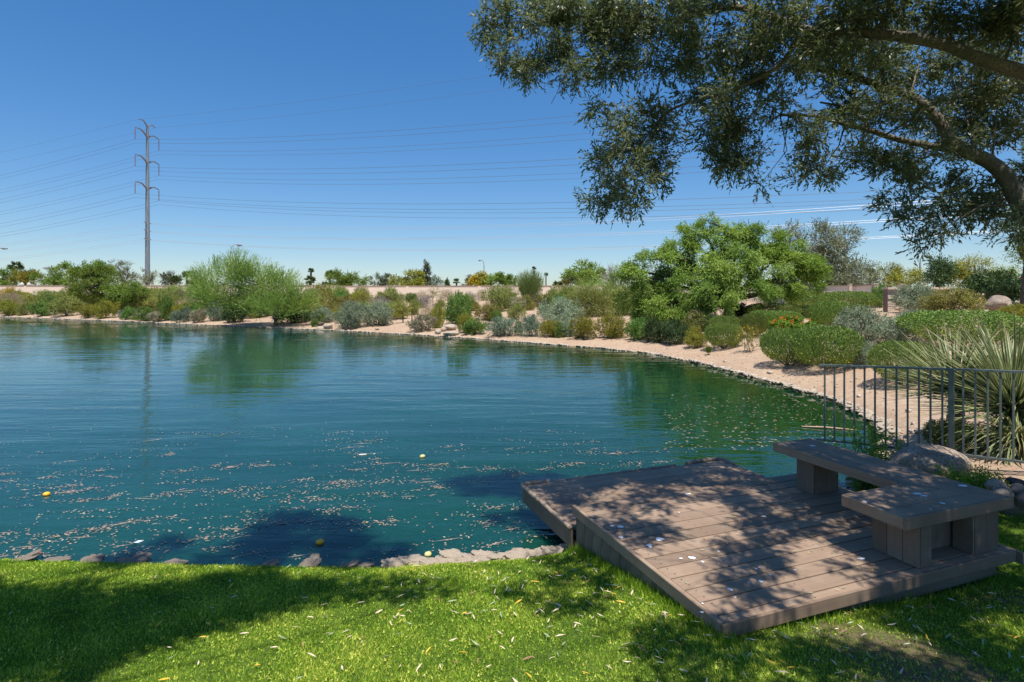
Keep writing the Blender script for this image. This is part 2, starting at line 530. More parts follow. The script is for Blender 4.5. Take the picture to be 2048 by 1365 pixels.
G['green'] = foliage_mat('green_bush_leaf', [(0, (0.058, 0.119, 0.023)), (.5, (0.138, 0.240, 0.050)), (1, (0.269, 0.384, 0.077))], .3)
G['dark'] = foliage_mat('dark_bush_leaf', [(0, (0.025, 0.050, 0.018)), (.5, (0.061, 0.108, 0.036)), (1, (0.134, 0.190, 0.064))], .25)
G['bright'] = foliage_mat('bright_leaf', [(0, (0.071, 0.123, 0.020)), (.5, (0.157, 0.238, 0.039)), (1, (0.294, 0.370, 0.066))], .35)
G['yellow'] = foliage_mat('yellow_flower_leaf', [(0, (.17, .17, .02)), (.4, (.40, .33, .02)), (1, (.75, .58, .03))], .3)
G['yolive'] = foliage_mat('yellow_olive_leaf', [(0, (0.098, 0.117, 0.018)), (.5, (0.247, 0.247, 0.036)), (1, (0.468, 0.403, 0.058))], .3)
G['dry'] = foliage_mat('dry_twig_leaf', [(0, (.17, .125, .075)), (.5, (.30, .235, .15)), (1, (.45, .37, .26))], .15)
G['mauve'] = foliage_mat('grey_dry_leaf', [(0, (.13, .115, .10)), (.5, (.23, .21, .195)), (1, (.36, .33, .32))], .15)
G['brittle'] = foliage_mat('brittlebush_leaf', [(0, (.14, .13, .07)), (.5, (.27, .25, .15)), (1, (.45, .42, .30))], .2)
G['lantana'] = foliage_mat('lantana_leaf', [(0, (0.045, 0.105, 0.012)), (.5, (0.120, 0.225, 0.022)), (.8, (0.210, 0.330, 0.030)), (1, (0.300, 0.390, 0.045))], .3)
G['flower'] = plain('orange_flower', (.80, .20, .015), .6, var=.3, scale=30)
G['yflower'] = plain('yellow_flower', (.85, .55, .02), .6, var=.2, scale=30)
G['mesq'] = foliage_mat('mesquite_leaf', [(0, (0.108, 0.169, 0.025)), (.5, (0.231, 0.328, 0.064)), (.85, (0.387, 0.465, 0.099)), (1, (0.655, 0.535, 0.111))], .4)
G['verde'] = foliage_mat('palo_verde_leaf', [(0, (0.143, 0.230, 0.052)), (.5, (0.298, 0.426, 0.104)), (1, (0.518, 0.634, 0.186))], .35)
G['broom'] = foliage_mat('broom_stem', [(0, (0.090, 0.128, 0.038)), (.5, (0.180, 0.232, 0.068)), (1, (0.315, 0.352, 0.120))], .3)
G['fartree'] = foliage_mat('far_tree_leaf', [(0, (0.042, 0.056, 0.031)), (.5, (0.091, 0.109, 0.059)), (1, (0.182, 0.182, 0.105))], .25)
G['gray'] = foliage_mat('grey_tree_leaf', [(0, (0.097, 0.117, 0.065)), (.5, (0.201, 0.223, 0.130)), (1, (0.339, 0.357, 0.217))], .2)
G['palm'] = foliage_mat('palm_leaf', [(0, (0.028, 0.056, 0.017)), (.5, (0.070, 0.112, 0.031)), (1, (0.168, 0.210, 0.056))], .25)
G['weed'] = foliage_mat('weed_leaf', [(0, (0.096, 0.180, 0.024)), (.5, (0.204, 0.336, 0.042)), (1, (0.384, 0.504, 0.084))], .4)
BARK = rock_mat('bark', (.05, .038, .028), (.095, .075, .055), (.16, .13, .10), 6)
BARKL = rock_mat('pale_bark', (.11, .09, .065), (.19, .16, .12), (.28, .24, .18), 9)
TWIG = plain('twig', (.10, .08, .055), .9)
SEEDN = [100]
def rng_():
    SEEDN[0] += 1
    return np.random.RandomState(SEEDN[0])

# ---- shrub kinds: unit meshes with radius about 1 and height about 1, real leaf size set for a ~2 m wide bush
KINDS = {}
def branches(puffs, base, r0, rng, n_side=5, fork=0.35, seg=5, wob=.12):
    mb = MB()
    base = np.array(base, float)
    for q in puffs:
        c = np.array(q[:3], float)
        mid = base + (c - base) * fork + rng.randn(3) * wob * np.linalg.norm(c - base) * .5
        mid[2] = max(mid[2], base[2] + .02)
        pts = spline([base, mid, base + (c - base) * .75 + rng.randn(3) * wob * .5 * np.linalg.norm(c - base), c], max(2, seg // 2))
        m = len(pts)
        mb.tube(pts, [r0 * (1 - .85 * i / (m - 1)) for i in range(m)], n_side, False)
        for _ in range(2):
            e = c + np.clip(rng.randn(3), -1.4, 1.4) * np.array(q[3:6]) * .42
            mb.tube([pts[-3], (pts[-3] + e) / 2 + rng.randn(3) * .05 * np.linalg.norm(e - c), e], [r0 * .3, r0 * .2, r0 * .06], 4, False)
    return mb

def dome(rng, n=9, lump=.28, flat=.5, base=.12):
    """lumpy dome of puffs, radius 1, height 1"""
    P_ = [(0, 0, .5, .72, .72, .46)]
    for i in range(n):
        a = 2 * math.pi * (i + rng.rand() * .7) / n
        r = rng.uniform(.42, .68)
        z = rng.uniform(.3, .62)
        s = rng.uniform(lump * .9, lump * 1.35)
        P_.append((math.cos(a) * r, math.sin(a) * r, z, s, s, s * .85))
    for i in range(3):
        a = rng.rand() * 6.28; r = rng.rand() * .3
        P_.append((math.cos(a) * r, math.sin(a) * r, .72, lump, lump, lump * .75))
    return P_
def make_kind(name, mat, variants=3, n=900, **kw):
    lst = []
    opts = dict(lump=kw.pop('lump', .28), n=kw.pop('lumps', 9))
    stemr = kw.pop('stemr', .022)
    shape = kw.pop('shape', None)
    for i in range(variants):
        rng = rng_()
        pf = shape(rng) if shape else dome(rng, opts['n'], opts['lump'])
        me, A, d = foliage_mesh(name + '_foliage', pf, n, G[mat], rng, zmin=0.0, **kw)
        co = np.empty(len(me.vertices) * 3, np.float32); me.vertices.foreach_get('co', co); co = co.reshape(-1, 3)
        rr_ = np.percentile(np.hypot(co[:, 0], co[:, 1]), 98.5); zz_ = np.percentile(co[:, 2], 99.3)
        co /= np.array((rr_, rr_, zz_), np.float32); me.vertices.foreach_set('co', co.ravel()); me.update()
        pf = [(q[0] / rr_, q[1] / rr_, q[2] / zz_, q[3] / rr_, q[4] / rr_, q[5] / zz_) for q in pf]
        st = branches(pf[::2], (0, 0, -.03), stemr, rng, 4).me(name + '_stems', TWIG) if stemr else None
        lst.append((me, st))
    KINDS[name] = lst
def clip_shape(rng):
    """sheared shrub: flat-topped loaf, narrower foot"""
    out = [(0, 0, .60, .86, .86, .36)]
    for i in range(12):
        a = 2 * math.pi * (i + rng.rand() * .5) / 12
        out.append((math.cos(a) * .70, math.sin(a) * .70, .56 + rng.uniform(-.06, .04), .27, .27, .30))
    for i in range(6):
        a = 2 * math.pi * (i + rng.rand() * .5) / 6
        out.append((math.cos(a) * .45, math.sin(a) * .45, .28, .24, .24, .24))
    return out
def clip_tint(A, T):
    # the woody lower half carries yellow leaves and flowers
    z = A[:, 2]
    low = np.clip((.62 - z) / .35, 0, 1)
    return np.clip(T * .5 + low * .42 * (T > .35), 0, 1)
def make_clip(variants=5, n=5600):
    lst = []
    for i in range(variants):
        rng = rng_()
        u = unit(rng.randn(n * 2, 3)); u = u[u[:, 2] > -.80][:n]
        az = np.arctan2(u[:, 1], u[:, 0]); f1, f2, f3 = rng.rand(3) * 6.28
        rad = 1 + .07 * np.sin(2 * az + f1) + .05 * np.sin(3 * az + f2) * u[:, 2] + .04 * np.sin(5 * az + f3 + 3 * u[:, 2])
        hor = np.hypot(u[:, 0], u[:, 1]) ** .62
        low = np.clip(-u[:, 2], 0, 1)
        dep = 1 - .16 * rng.rand(len(u)) ** 1.6 - .15 * low * rng.rand(len(u))
        inner = rng.rand(len(u)) < .26; dep = np.where(inner, rng.uniform(.45, .8, len(u)), dep)
        x = np.cos(az) * hor * rad * dep * (1 - .38 * low); y = np.sin(az) * hor * rad * dep * (1 - .38 * low)
        z = .50 + .46 * np.sign(u[:, 2]) * np.abs(u[:, 2]) ** .9 * dep + .02 * np.sin(4 * x + f1) * np.sin(4 * y + f2)
        A = np.stack([x, y, z], -1)
        N_ = unit(np.stack([u[:, 0], u[:, 1], u[:, 2] * 1.8], -1))
        clump = np.sin(x * 9 + f1) * np.sin(y * 8 + f2) * np.sin(z * 11 + f3)
        T = np.clip(.30 + .16 * clump + rng.randn(len(u)) * .12 + np.clip((.60 - z) * 2.2, 0, 1) * .52 * (rng.rand(len(u)) < .6), 0, 1)
        T = np.where(inner, T * .3, T)  # inner leaves tinted darker: shade inside the bush put into the colour
        d = unit(N_ * .8 + np.array((0, 0, .7)) + rng.randn(len(u), 3) * .3)
        v, t = sprig_leaves(A, d, .055, 4, .05, .021, .45, rng, 0, T, N_)
        me = mesh('clip_foliage', v, np.arange(len(v)).reshape(-1, 4), G['clip'], attr={'tint': t})
        mb = MB()
        for q in range(30):
            e_ = A[rng.randint(len(A))] * np.array((.75, .75, .7))
            mb.tube([(0, 0, -.05), e_ * np.array((.45, .45, .4)), e_], [.016, .011, .004], 4, False)
        lst.append((me, mb.me('clip_stems', TWIG)))
    KINDS['clip'] = lst
make_clip()
make_kind('silver', 'silver', 3, 2000, L=.22, k=7, ll=.062, lw=.026, spread=.8, up=.5, out=1., rnd=.5, lump=.3, lumps=11)
make_kind('teal', 'teal', 3, 1200, L=.22, k=6, ll=.075, lw=.03, spread=.8, up=.5, out=1., rnd=.5)
make_kind('scrub', 'scrub', 4, 1400, L=.20, k=6, ll=.075, lw=.027, spread=.7, up=.4, rnd=.5)
make_kind('olive', 'olive', 4, 1400, L=.20, k=6, ll=.075, lw=.027, spread=.7, up=.4, rnd=.5)
make_kind('green', 'green', 3, 1300, L=.20, k=6, ll=.085, lw=.034, spread=.7, up=.4, rnd=.5)
make_kind('dark', 'dark', 3, 1400, L=.20, k=6, ll=.09, lw=.036, spread=.7, up=.3, rnd=.6)
make_kind('bright', 'bright', 2, 1000, L=.22, k=6, ll=.09, lw=.03, spread=.6, up=.7, rnd=.4)
make_kind('yellow', 'yellow', 2, 900, L=.25, k=6, ll=.07, lw=.03, spread=.7, up=.6, rnd=.5)
make_kind('yolive', 'yolive', 4, 1500, L=.20, k=6, ll=.08, lw=.028, spread=.7, up=.5, rnd=.5)
make_kind('dry', 'dry', 3, 1000, L=.35, k=5, ll=.12, lw=.012, spread=.5, up=.6, rnd=.5)
make_kind('mauve', 'mauve', 2, 1000, L=.3, k=5, ll=.11, lw=.014, spread=.6, up=.5, rnd=.5)
make_kind('brittle', 'brittle', 2, 1500, L=.16, k=5, ll=.075, lw=.032, spread=.7, up=.5, rnd=.4, lumps=12, lump=.2)
make_kind('lantana', 'lantana', 2, 1900, L=.12, k=6, ll=.075, lw=.042, spread=.9, up=.4, rnd=.5, lump=.25, lumps=12)
make_kind('feather', 'scrub', 3, 1900, L=.5, k=9, ll=.10, lw=.014, spread=.35, up=.5, rnd=.4, droop=.5, stemr=.02)
def sparse(rng):
    return [(math.cos(a) * r, math.sin(a) * r, z, .2, .2, .18) for a, r, z in zip(rng.rand(12) * 6.28, rng.rand(12) * .75, .25 + rng.rand(12) * .6)]
make_kind('spindly', 'yolive', 2, 420, shape=sparse, L=.2, k=4, ll=.07, lw=.03, spread=.9, up=.3)
def broomy(rng):
    return [(0, 0, .25, .25, .25, .2)]
def make_broom(nm, mat, n, ln, wd, cone, variants=2, stemr=True):
    lst = []
    for i in range(variants):
        rng = rng_()
        m = n
        a = rng.rand(m) * 2 * math.pi
        r0 = np.sqrt(rng.rand(m)) * .18
        lean = rng.rand(m) ** .8 * cone
        d = unit(np.stack([np.cos(a) * lean, np.sin(a) * lean, np.ones(m)], -1) + rng.randn(m, 3) * .08)
        h = rng.uniform(.3, .8, m)
        A = np.stack([np.cos(a) * r0, np.sin(a) * r0, np.zeros(m)], -1) + d * h[:, None] * .75
        T = rng.rand(m)
        v, t = sprig_leaves(A, unit(d + rng.randn(m, 3) * .18), .35, 7, ln, wd, .22, rng, 0.0, T)
        me = mesh(nm + '_foliage', v, np.arange(len(v)).reshape(-1, 4), G[mat], attr={'tint': t})
        mb = MB()
        for j in range(26):
            q = rng.randint(m)
            mb.tube([(0, 0, 0), d[q] * .45 + rng.randn(3) * .02, d[q] * rng.uniform(.8, 1.05)], [.016, .009, .002], 4, False)
        lst.append((me, mb.me(nm + '_stems', BARKL if mat == 'mauve' else G_STEM)))
    KINDS[nm] = lst
G_STEM = plain('green_stem', (.12, .13, .05), .8)
make_broom('broom', 'broom', 1100, .13, .009, .75)
make_broom('bare', 'gray', 200, .10, .007, .95)
make_broom('tuft', 'bright', 260, .28, .03, .9)

COUNT = {}
def plant(kind, px, by, w, h, label, cat='shrub', name=None, group=None, Y=None, deep=1.0, tilt=0.0, sink=.04):
    """a plant whose foot is seen at px, by and which spans w x h photo pixels"""
    if Y is None: x, y, z = hit(px, by)
    else:
        x, y = (px - CX) / F * Y, Y
        z = EYE - (by - HY) / F * Y
    W = w * y / F / 2 * 1.04; H = h * y / F * 1.04
    if y > 30: W *= 1.12; H *= 1.12
    if kind == 'clip' and y > 18: W *= 1.12; H *= 1.25
    lst = KINDS[kind]
    i = COUNT.get(kind, 0); COUNT[kind] = i + 1
    me, st = lst[i % len(lst)]
    rz = (i * 2.399) % 6.283
    y += W * deep * .3; x += W * deep * .3 * (px - CX) / F
    z = max(z, tz(x, y)) if Y is None else z
    root = empty(name or kind_name(kind), (x, y, z - sink * H), rz)
    sc = (W * 1.02, W * deep * 1.02, H * 1.02)
    link('foliage', me, root, scale=sc)
    if st is not None: link('stems', st, root, scale=sc)
    tag(root, label, cat, group)
    return root
def kind_name(k):
    return {'clip': 'clipped_shrub', 'silver': 'silver_shrub', 'teal': 'silver_shrub', 'lantana': 'lantana_bush', 'dry': 'dry_bush', 'mauve': 'dry_bush', 'broom': 'broom_shrub', 'bare': 'bare_shrub',
            'tuft': 'grass_tuft', 'spindly': 'flowering_shrub', 'yellow': 'flowering_shrub'}.get(k, 'desert_shrub')

# ------------------------------------------------------------------ trees made from puffs given in photo pixels at a distance
def tree(name, label, base_px, base_py, Y, puffs, mat, bark, n, rng, trunk_r=.15, fork=.35, group=None, cat='tree', trunk=None, depth=.8, base_z=None, nbr=None, **kw):
    bz = base_z if base_z is not None else EYE - (base_py - HY) / F * Y
    bx = (base_px - CX) / F * Y
    pf = []
    for q in puffs:
        px, py, rx, rz = q[:4]
        dY = q[4] if len(q) > 4 else rng.uniform(-.5, .5) * rx * Y / F * depth
        c = P(px, py, Y + dY)
        s = (Y + dY) / F
        pf.append((c[0] - bx, dY, c[2] - bz, rx * s, max(rx, rz) * s * depth, rz * s))
    root = empty(name, (bx, Y, bz))
    me, A, d = foliage_mesh('foliage', pf, n, mat, rng, **kw)
    link('foliage', me, root)
    top = np.mean([p[:3] for p in pf], 0)
    fk = np.array([top[0] * .25, 0, max(.25, min(p[2] for p in pf)) * .6 + top[2] * .12]) if trunk is None else np.array(trunk, float)
    mb = MB()
    pts = spline([(0, 0, -.25), (fk[0] * .3, 0, fk[2] * .45), tuple(fk)], 4)
    mb.tube(pts, [trunk_r * (1.25 - .55 * i / (len(pts) - 1)) for i in range(len(pts))], 8, False)
    mb.build('trunk', bark, root, True)
    branches(pf if nbr is None else pf[:nbr], fk, trunk_r * .6, rng, 5, fork).build('branches', bark, root, True)
    tag(root, label, cat, group)
    return root
# ------------------------------------------------------------------ perimeter wall
wallm, nt, b, o = newmat('block_wall')
v = coord(nt)
br = nt.nodes.new('ShaderNodeTexBrick')
mp = coord(nt, 'Generated', (1, 1, 1))
tcn = nt.nodes.new('ShaderNodeTexCoord')
cmb = nt.nodes.new('ShaderNodeCombineXYZ'); sp = nt.nodes.new('ShaderNodeSeparateXYZ')
nt.links.new(tcn.outputs['Object'], sp.inputs[0])
nt.links.new(sp.outputs[0], cmb.inputs[0]); nt.links.new(sp.outputs[2], cmb.inputs[1])
nt.links.new(cmb.outputs[0], br.inputs['Vector'])
for k, vv in (('Scale', 1.0), ('Mortar Size', .008), ('Brick Width', .4), ('Row Height', .2)): br.inputs[k].default_value = vv
br.inputs['Color1'].default_value = (.74, .60, .46, 1); br.inputs['Color2'].default_value = (.78, .65, .51, 1); br.inputs['Mortar'].default_value = (.60, .48, .37, 1)
st_ = noise(nt, v, .6, 5, .6)
nt.links.new(mixc(nt, ramp(nt, st_, [(.4, (0, 0, 0)), (.7, (.45, .45, .45))]), br.outputs[0], (.72, .62, .50)), b.inputs['Base Color'])
b.inputs['Roughness'].default_value = .9
bump(nt, b, br.outputs[1], -.5, .02)
CAPM = plain('wall_cap', (.33, .23, .17), .9, var=.1)
def wall_run(name, label, x0, x1, y0, y1, zb, zt, posts, th=.2, cap=True, postz=.0, capc=None, post_w=.42):
    """a wall from (x0,y0) to (x1,y1), modelled along its own x"""
    L = math.hypot(x1 - x0, y1 - y0); a = math.atan2(y1 - y0, x1 - x0)
    root = empty(name, (x0, y0, zb), a)
    MB().box(0, L, -th / 2, th / 2, -1.0, zt - zb - .09).build('wall_face', wallm, root)
    if cap: MB().box(-.03, L + .03, -th / 2 - .05, th / 2 + .05, zt - zb - .09, zt - zb).build('cap', capc or CAPM, root)
    for s in posts:
        MB().box(s - post_w / 2, s + post_w / 2, -th / 2 - .07, th / 2 + .07, -1.0, zt - zb + postz).build('pilaster', wallm, root)
    return tag(root, label, 'wall')
xa = (-120 - CX) / F * 82
wall_run('perimeter_wall', 'long tan block wall with brown cap along the top of the left bank', xa, (675 - CX) / F * 78, 84, 78, 1.0, 3.36, [12, 24, 36, 48, 60], postz=-.1)
wall_run('perimeter_wall', 'tan block wall panel behind the centre bank, straight capped, from the palms to the mesquite', (675 - CX) / F * 78 + .02, (1250 - CX) / F * 74, 78, 74, 1.0, 3.26, [10, 20, 30], postz=-.1)
wall_run('perimeter_wall', 'tan wall behind the big mesquite tree with a lighter low rail', (1250 - CX) / F * 74 + .02, (1715 - CX) / F * 50, 74, 50, .9, 3.0, [12, 22], postz=.1)
wall_run('perimeter_wall', 'shaded tan wall rising towards its square post behind the clipped shrubs', (1708 - CX) / F * 49, (1749 - CX) / F * 38, 49, 38, .8, 2.93, [], postz=.15)
POSTM = plain('pale_post', (.56, .44, .33), .9, var=.08)
for i, (px, py0, Y, lb) in enumerate([(1700, 568, 47, 'small pale post top above the orange lantana'), (1750, 567, 37.6, 'square pale post at the corner of the shaded wall'), (1803, 568, 40, 'square pale post rising behind the low stone wall')]):
    x = (px - CX) / F * Y; zt = EYE - (py0 - HY) / F * Y
    w = .25 if i != 0 else .2
    g = tz(x, Y)
    r = empty('wall_post', (x, Y, g)); MB().box(-w / 2 - .02, w / 2 + .02, -w / 2, w / 2, -.3, zt - g - .06).build('shaft', POSTM, r)
    MB().box(-w / 2 - .05, w / 2 + .05, -w / 2 - .03, w / 2 + .03, zt - g - .06, zt - g).build('cap', POSTM, r)
    tag(r, lb, 'post', 'square posts of the perimeter wall')
# low stone wall end: courses built as separate rough stones
ledge = rock_mat('ledge_stone', (.50, .39, .30), (.64, .53, .41), (.74, .64, .52), 4)
Yw = 31.0
x0 = (1776 - CX) / F * Yw; x1 = (1900 - CX) / F * Yw
zt = EYE - (575 - HY) / F * Yw; zb = EYE - (626 - HY) / F * Yw
root = empty('stone_wall', (x0, Yw, zb))
rg = rng_()
MB().box(.0, x1 - x0, .06, .42, -.8, zt - zb - .12).build('core', plain('core_stucco', (.22, .15, .12), .9), root)
k = 0
zz = -.05
while zz < zt - zb - .14:
    hh_ = rg.uniform(.10, .15); xx = 0.0
    while xx < x1 - x0:
        ww = rg.uniform(.35, .8)
        pr = rg.uniform(-.03, .035)
        mb = MB().plank(xx + .008, min(xx + ww, x1 - x0) - .008, pr, .058, zz + .01, min(zz + hh_, zt - zb - .125), .015)
        mb.build('stone', ledge, root); xx += ww
    zz += hh_
MB().box(-.06, x1 - x0 + .06, -.09, .48, zt - zb - .12, zt - zb).build('cap', POSTM, root)
tag(root, 'low pale wall end of rough stone courses with a flat cap', 'wall')

# ------------------------------------------------------------------ transmission pole and wires
steel = plain('pole_steel', (.22, .265, .29), .55, .35, .08, 1.0)
steeld = plain('arm_steel', (.16, .17, .17), .6, .3, .1)
insm = plain('insulator', (.16, .10, .10), .4, 0, .1)
TX, TY = (295 - CX) / F * 150, 150.0
tzb = 2.0
root = empty('transmission_pole', (TX, TY, tzb))
topz = EYE + (585 - 252) / F * 150 - tzb
mb = MB(); mb.tube([(0, 0, -2), (0, 0, topz * .5), (0, 0, topz)], [.66, .52, .32], 12); mb.build('shaft', steel, root)
adir = np.array((.10, -1.0, 0)); adir /= np.linalg.norm(adir)
WIRES = []
def arm(zj, reach, rise, r0, pl):
    for s in (1, -1):
        e = adir * s * reach + np.array((0, 0, zj + rise))
        a = np.array((0, 0, zj)); m = (a + e) / 2 + np.array((0, 0, .45 * abs(rise) + .25))
        MB().tube(spline([a, m, e], 4), [r0 * (1 - .5 * i / 8) for i in range(9)], 6).build('cross_arm', steeld, root)
        yield s, e
def wz(row): return EYE + (HY - row) / F * 150 - tzb
for s, e in arm(wz(254.5), 3.9, .9, .2, 0):
    WIRES.append((e, 'shield', s, 0, 0))
for lv, row in enumerate((275.5, 327.5, 380)):
    for s, e in arm(wz(row), 5.8, 1.0, .24, lv):
        mb = MB()
        for j in range(9):
            z = e[2] - .25 - j * .31
            mb.tube([(e[0], e[1], z), (e[0], e[1], z - .12), (e[0], e[1], z - .27)], [.07, .16, .07], 6)
        mb.build('insulator', insm, root)
        for w in (-1, 1):
            WIRES.append((e + np.array((w * .0, 0, -3.05 - (w > 0) * 1.0)), 'bundle', s, lv, w > 0))
for lv, row in enumerate((447.5, 463, 480)):
    for s in (1, -1):
        e = adir * s * 1.7 + np.array((0, 0, wz(row) + .25))
        MB().tube([(0, 0, wz(row)), e], [.16, .09], 6).build('line_post', insm, root)
        WIRES.append((e + np.array((0, 0, -.25)), 'lower', s, lv, 0))
tag(root, 'tall grey steel power pole with three pairs of curved arms', 'power pole')
wirem = plain('backlit_conductor', (.10, .105, .115), .6, .2, .05)  # dark colour paints the upper wires as backlit
wireb = plain('aluminium_conductor', (.50, .50, .50), .5, .4, .03)  # aluminium of the lower wires, its sunlit shine put into the colour
LV = ['top', 'middle', 'bottom']
for (e, kd, s, lv, nth) in WIRES:
    e = np.array(e) + np.array((TX, TY, tzb))
    low = kd == 'lower'
    bb, aa = (.000327, .0943) if low else (.000325, .1295)
    if kd == 'shield': aa, bb = .085, .0002
    pts = []
    for t in range(20, 0, -1):
        q = t * 9.0
        a2 = aa * .9
        pts.append(e + np.array((-.94 * q, .34 * q, -a2 * q + bb * q * q)))
    for t in range(0, 34):
        q = t * 7.5
        pts.append(e + np.array((.894 * q, -.447 * q, -aa * q + bb * q * q)))
    r = .018 if kd == 'shield' else 0.026 if low else .025
    side = 'near' if s > 0 else 'far'
    o = MB().tube(pts, r, 5, False).build('power_line', wireb if low else wirem)
    lab = {'shield': 'thin shield wire from the %s tip of the topmost short arm' % side,
           'bundle': '%s wire of the pair hung from the %s %s arm of the power pole' % ('lower' if nth else 'upper', side, LV[lv]),
           'lower': 'pale wire at the %s %s post insulator low on the pole' % (side, LV[lv])}[kd]
    tag(o, lab, 'power line', 'wires on the tall power pole')

# ------------------------------------------------------------------ street lamps
lampm = plain('galvanised_lamp', (.22, .24, .25), .7, .0, .05)
def street_lamp(px, ytop, Y, arm_px, label, cobra=True, r=.09):
    x = (px - CX) / F * Y; zt = EYE + (HY - ytop) / F * Y; g = 1.4
    root = empty('street_lamp', (x, Y, g))
    MB().tube([(0, 0, -.5), (0, 0, zt - g - .9)], [r * 1.2, r * .75], 8).build('pole', lampm, root)
    w = arm_px / F * Y
    pts = spline([(0, 0, zt - g - .9), (w * .12, 0, zt - g - .35), (w * .5, 0, zt - g - .02), (w, 0, zt - g)], 4)
    MB().tube(pts, r * .6, 6).build('arm', lampm, root)
    MB().tube([(w * .95, 0, zt - g), (w * 1.15, 0, zt - g - .03), (w * 1.6, 0, zt - g - .05)], [.08, .17, .08], 6).build('lamp_head', lampm, root)
    return tag(root, label, 'street lamp', 'street lamps beyond the wall')
street_lamp(968, 521, 95, -7, 'grey street lamp with a curved arm near the yellow tree')
street_lamp(1840, 512, 70, 12, 'grey lamp pole rising behind the silver shrub at the stone wall', r=.12)
street_lamp(117, 536, 110, -20, 'distant street lamp arm over the green trees at the left')
street_lamp(-14, 497, 75, 18, 'street lamp head reaching in at the left edge of the view')
street_lamp(461, 490, 60, 14, 'lamp with a thin slanting arm behind the palo verde top', r=.05)

# ------------------------------------------------------------------ street sign and red canopy at the far right
r = empty('street_sign', ((2046 - CX) / F * 60, 60, 1.5))
MB().tube([(0, 0, -.3), (0, 0, 2.6)], .05, 6).build('pole', lampm, r)
MB().box(-.55, .75, -.02, .02, EYE + 33 / F * 60 - 1.5 - .02, EYE + 33 / F * 60 - 1.5 + .24).build('sign_panel', plain('sign_green', (.0, .18, .12), .5), r)
MB().box(-.35, .6, -.027, -.022, EYE + 33 / F * 60 - 1.5 + .06, EYE + 33 / F * 60 - 1.5 + .08).build('lettering', plain('sign_white', (.7, .75, .72), .5), r)
tag(r, 'green street name sign above the red bush at the right edge', 'sign')
red = foliage_mat('red_flower', [(0, (.25, .01, .008)), (.5, (.5, .02, .012)), (1, (.75, .06, .03))], .25)
rg = rng_()
tree('flowering_bush', 'red flowering bush beneath the green street sign', 2050, 600, 45, [(2050, 573, 15, 14), (2042, 580, 10, 8), (2062, 580, 12, 10)], red, TWIG, 300, rg, trunk_r=.04, cat='shrub', L=.3, k=6, ll=.14, lw=.09)

# ------------------------------------------------------------------ shrubs on the banks (px, foot row, width, height)
HEDGE = 'clipped shrubs on the right bank'
for px, by, w, h, lb in [
    (1448, 699, 66, 40, 'low clipped shrub with yellow underside beside the tiny grass tuft'),
    (1451, 667, 58, 26, 'small clipped green dome directly behind the low shrub by the tuft'),
    (1508, 674, 54, 36, 'clipped green shrub behind the yellow flowering spindly bush'),
    (1546, 641, 104, 26, 'long low clipped shrub nearest the mesquite trunk'),
    (1566, 657, 64, 26, 'narrow clipped shrub between the long low one and the orange lantana'),
    (1622, 620, 70, 24, 'clipped shrub under the upper row, with yellow flecks, left of two'),
    (1614, 635, 52, 18, 'small clipped shrub squeezed between the upper and middle rows'),
    (1662, 658, 82, 43, 'tall dark green clipped shrub left of the big silver shrub'),
    (1668, 602, 68, 19, 'uppermost clipped shrub below the upper orange lantana'),
    (1698, 622, 80, 27, 'wide clipped shrub in front of the shaded wall'),
    (1578, 734, 106, 72, 'large clipped shrub, left one of the big touching pair by the shore'),
    (1652, 742, 146, 84, 'largest yellow flecked clipped shrub of the touching pair by the shore'),
    (1806, 772, 124, 84, 'dense clipped green shrub directly behind the metal fence'),
    (1922, 694, 202, 66, 'very wide flat clipped shrub above the spiky yucca')]:
    plant('clip', px, by, w, h, lb, group=HEDGE, deep=.8)
for px, by, w, h, lb in [
    (1528, 655, 58, 26, 'small clipped mound between the long low one and the yellow flowering bush'),
    (1640, 648, 54, 26, 'small clipped mound right of the middle lantana'),
    (1705, 642, 60, 26, 'clipped mound behind the big silver shrub, partly hidden'),
    (1598, 606, 60, 20, 'clipped mound at the right edge of the mesquite crown')]:
    plant('clip', px, by, w, h, lb, group=HEDGE, deep=.8)
SIL = 'silver leaved shrubs'
for px, by, w, h, lb in [
    (1719, 686, 100, 68, 'big silver shrub with splayed twigs right of the dark clipped one'),
    (1790, 692, 84, 54, 'silver shrub between the splayed one and the very wide clipped shrub'),
    (1832, 657, 76, 34, 'thin silver shrub on the gravel below the stone wall'),
    (1730, 735, 58, 50, 'low silver shrub left of the dense shrub behind the fence'),
    (1545, 692, 50, 24, 'small silver tuft behind the large touching pair'),
    (1648, 667, 44, 14, 'little blue green tuft beside the orange lantana'),
    (704, 657, 58, 46, 'left of the two big silver bushes in the middle of the far bank'),
    (755, 653, 62, 42, 'right of the two big silver bushes in the middle of the far bank'),
    (646, 646, 44, 26, 'small silver bush above the three pale boulders'),
    (1120, 655, 76, 50, 'tall silver bush where the dry purple twigs meet the mesquite shade'),
    (1140, 674, 42, 34, 'grey silver bush at the shore left of the yellow tipped row')]:
    plant('silver', px, by, w, h, lb, group=SIL)
plant('silver', 1830, 622, 84, 50, 'round silver green shrub in front of the low stone wall', group=SIL, Y=29.0)
for px, by, w, h, lb in [
    (432, 643, 42, 36, 'grey green bush left of the dark bushes under the palo verde'),
    (374, 644, 32, 24, 'grey blue low bush right of the tall dark green one'),
    (354, 646, 26, 20, 'tiny teal bush at the foot of the yellow green one')]:
    plant('teal', px, by, w, h, lb, group=SIL)
plant('lantana', 1587, 669, 88, 34, 'lantana with orange flowers in the middle of the clipped shrubs', name='lantana_bush')
plant('lantana', 1680, 598, 78, 30, 'upper lantana with orange flowers against the shaded wall', name='lantana_bush')
plant('spindly', 1502, 706, 52, 52, 'spindly bush with yellow flowers on the gravel', name='flowering_shrub')
plant('tuft', 1417, 711, 17, 18, 'tiny bright grass tuft alone on the gravel')
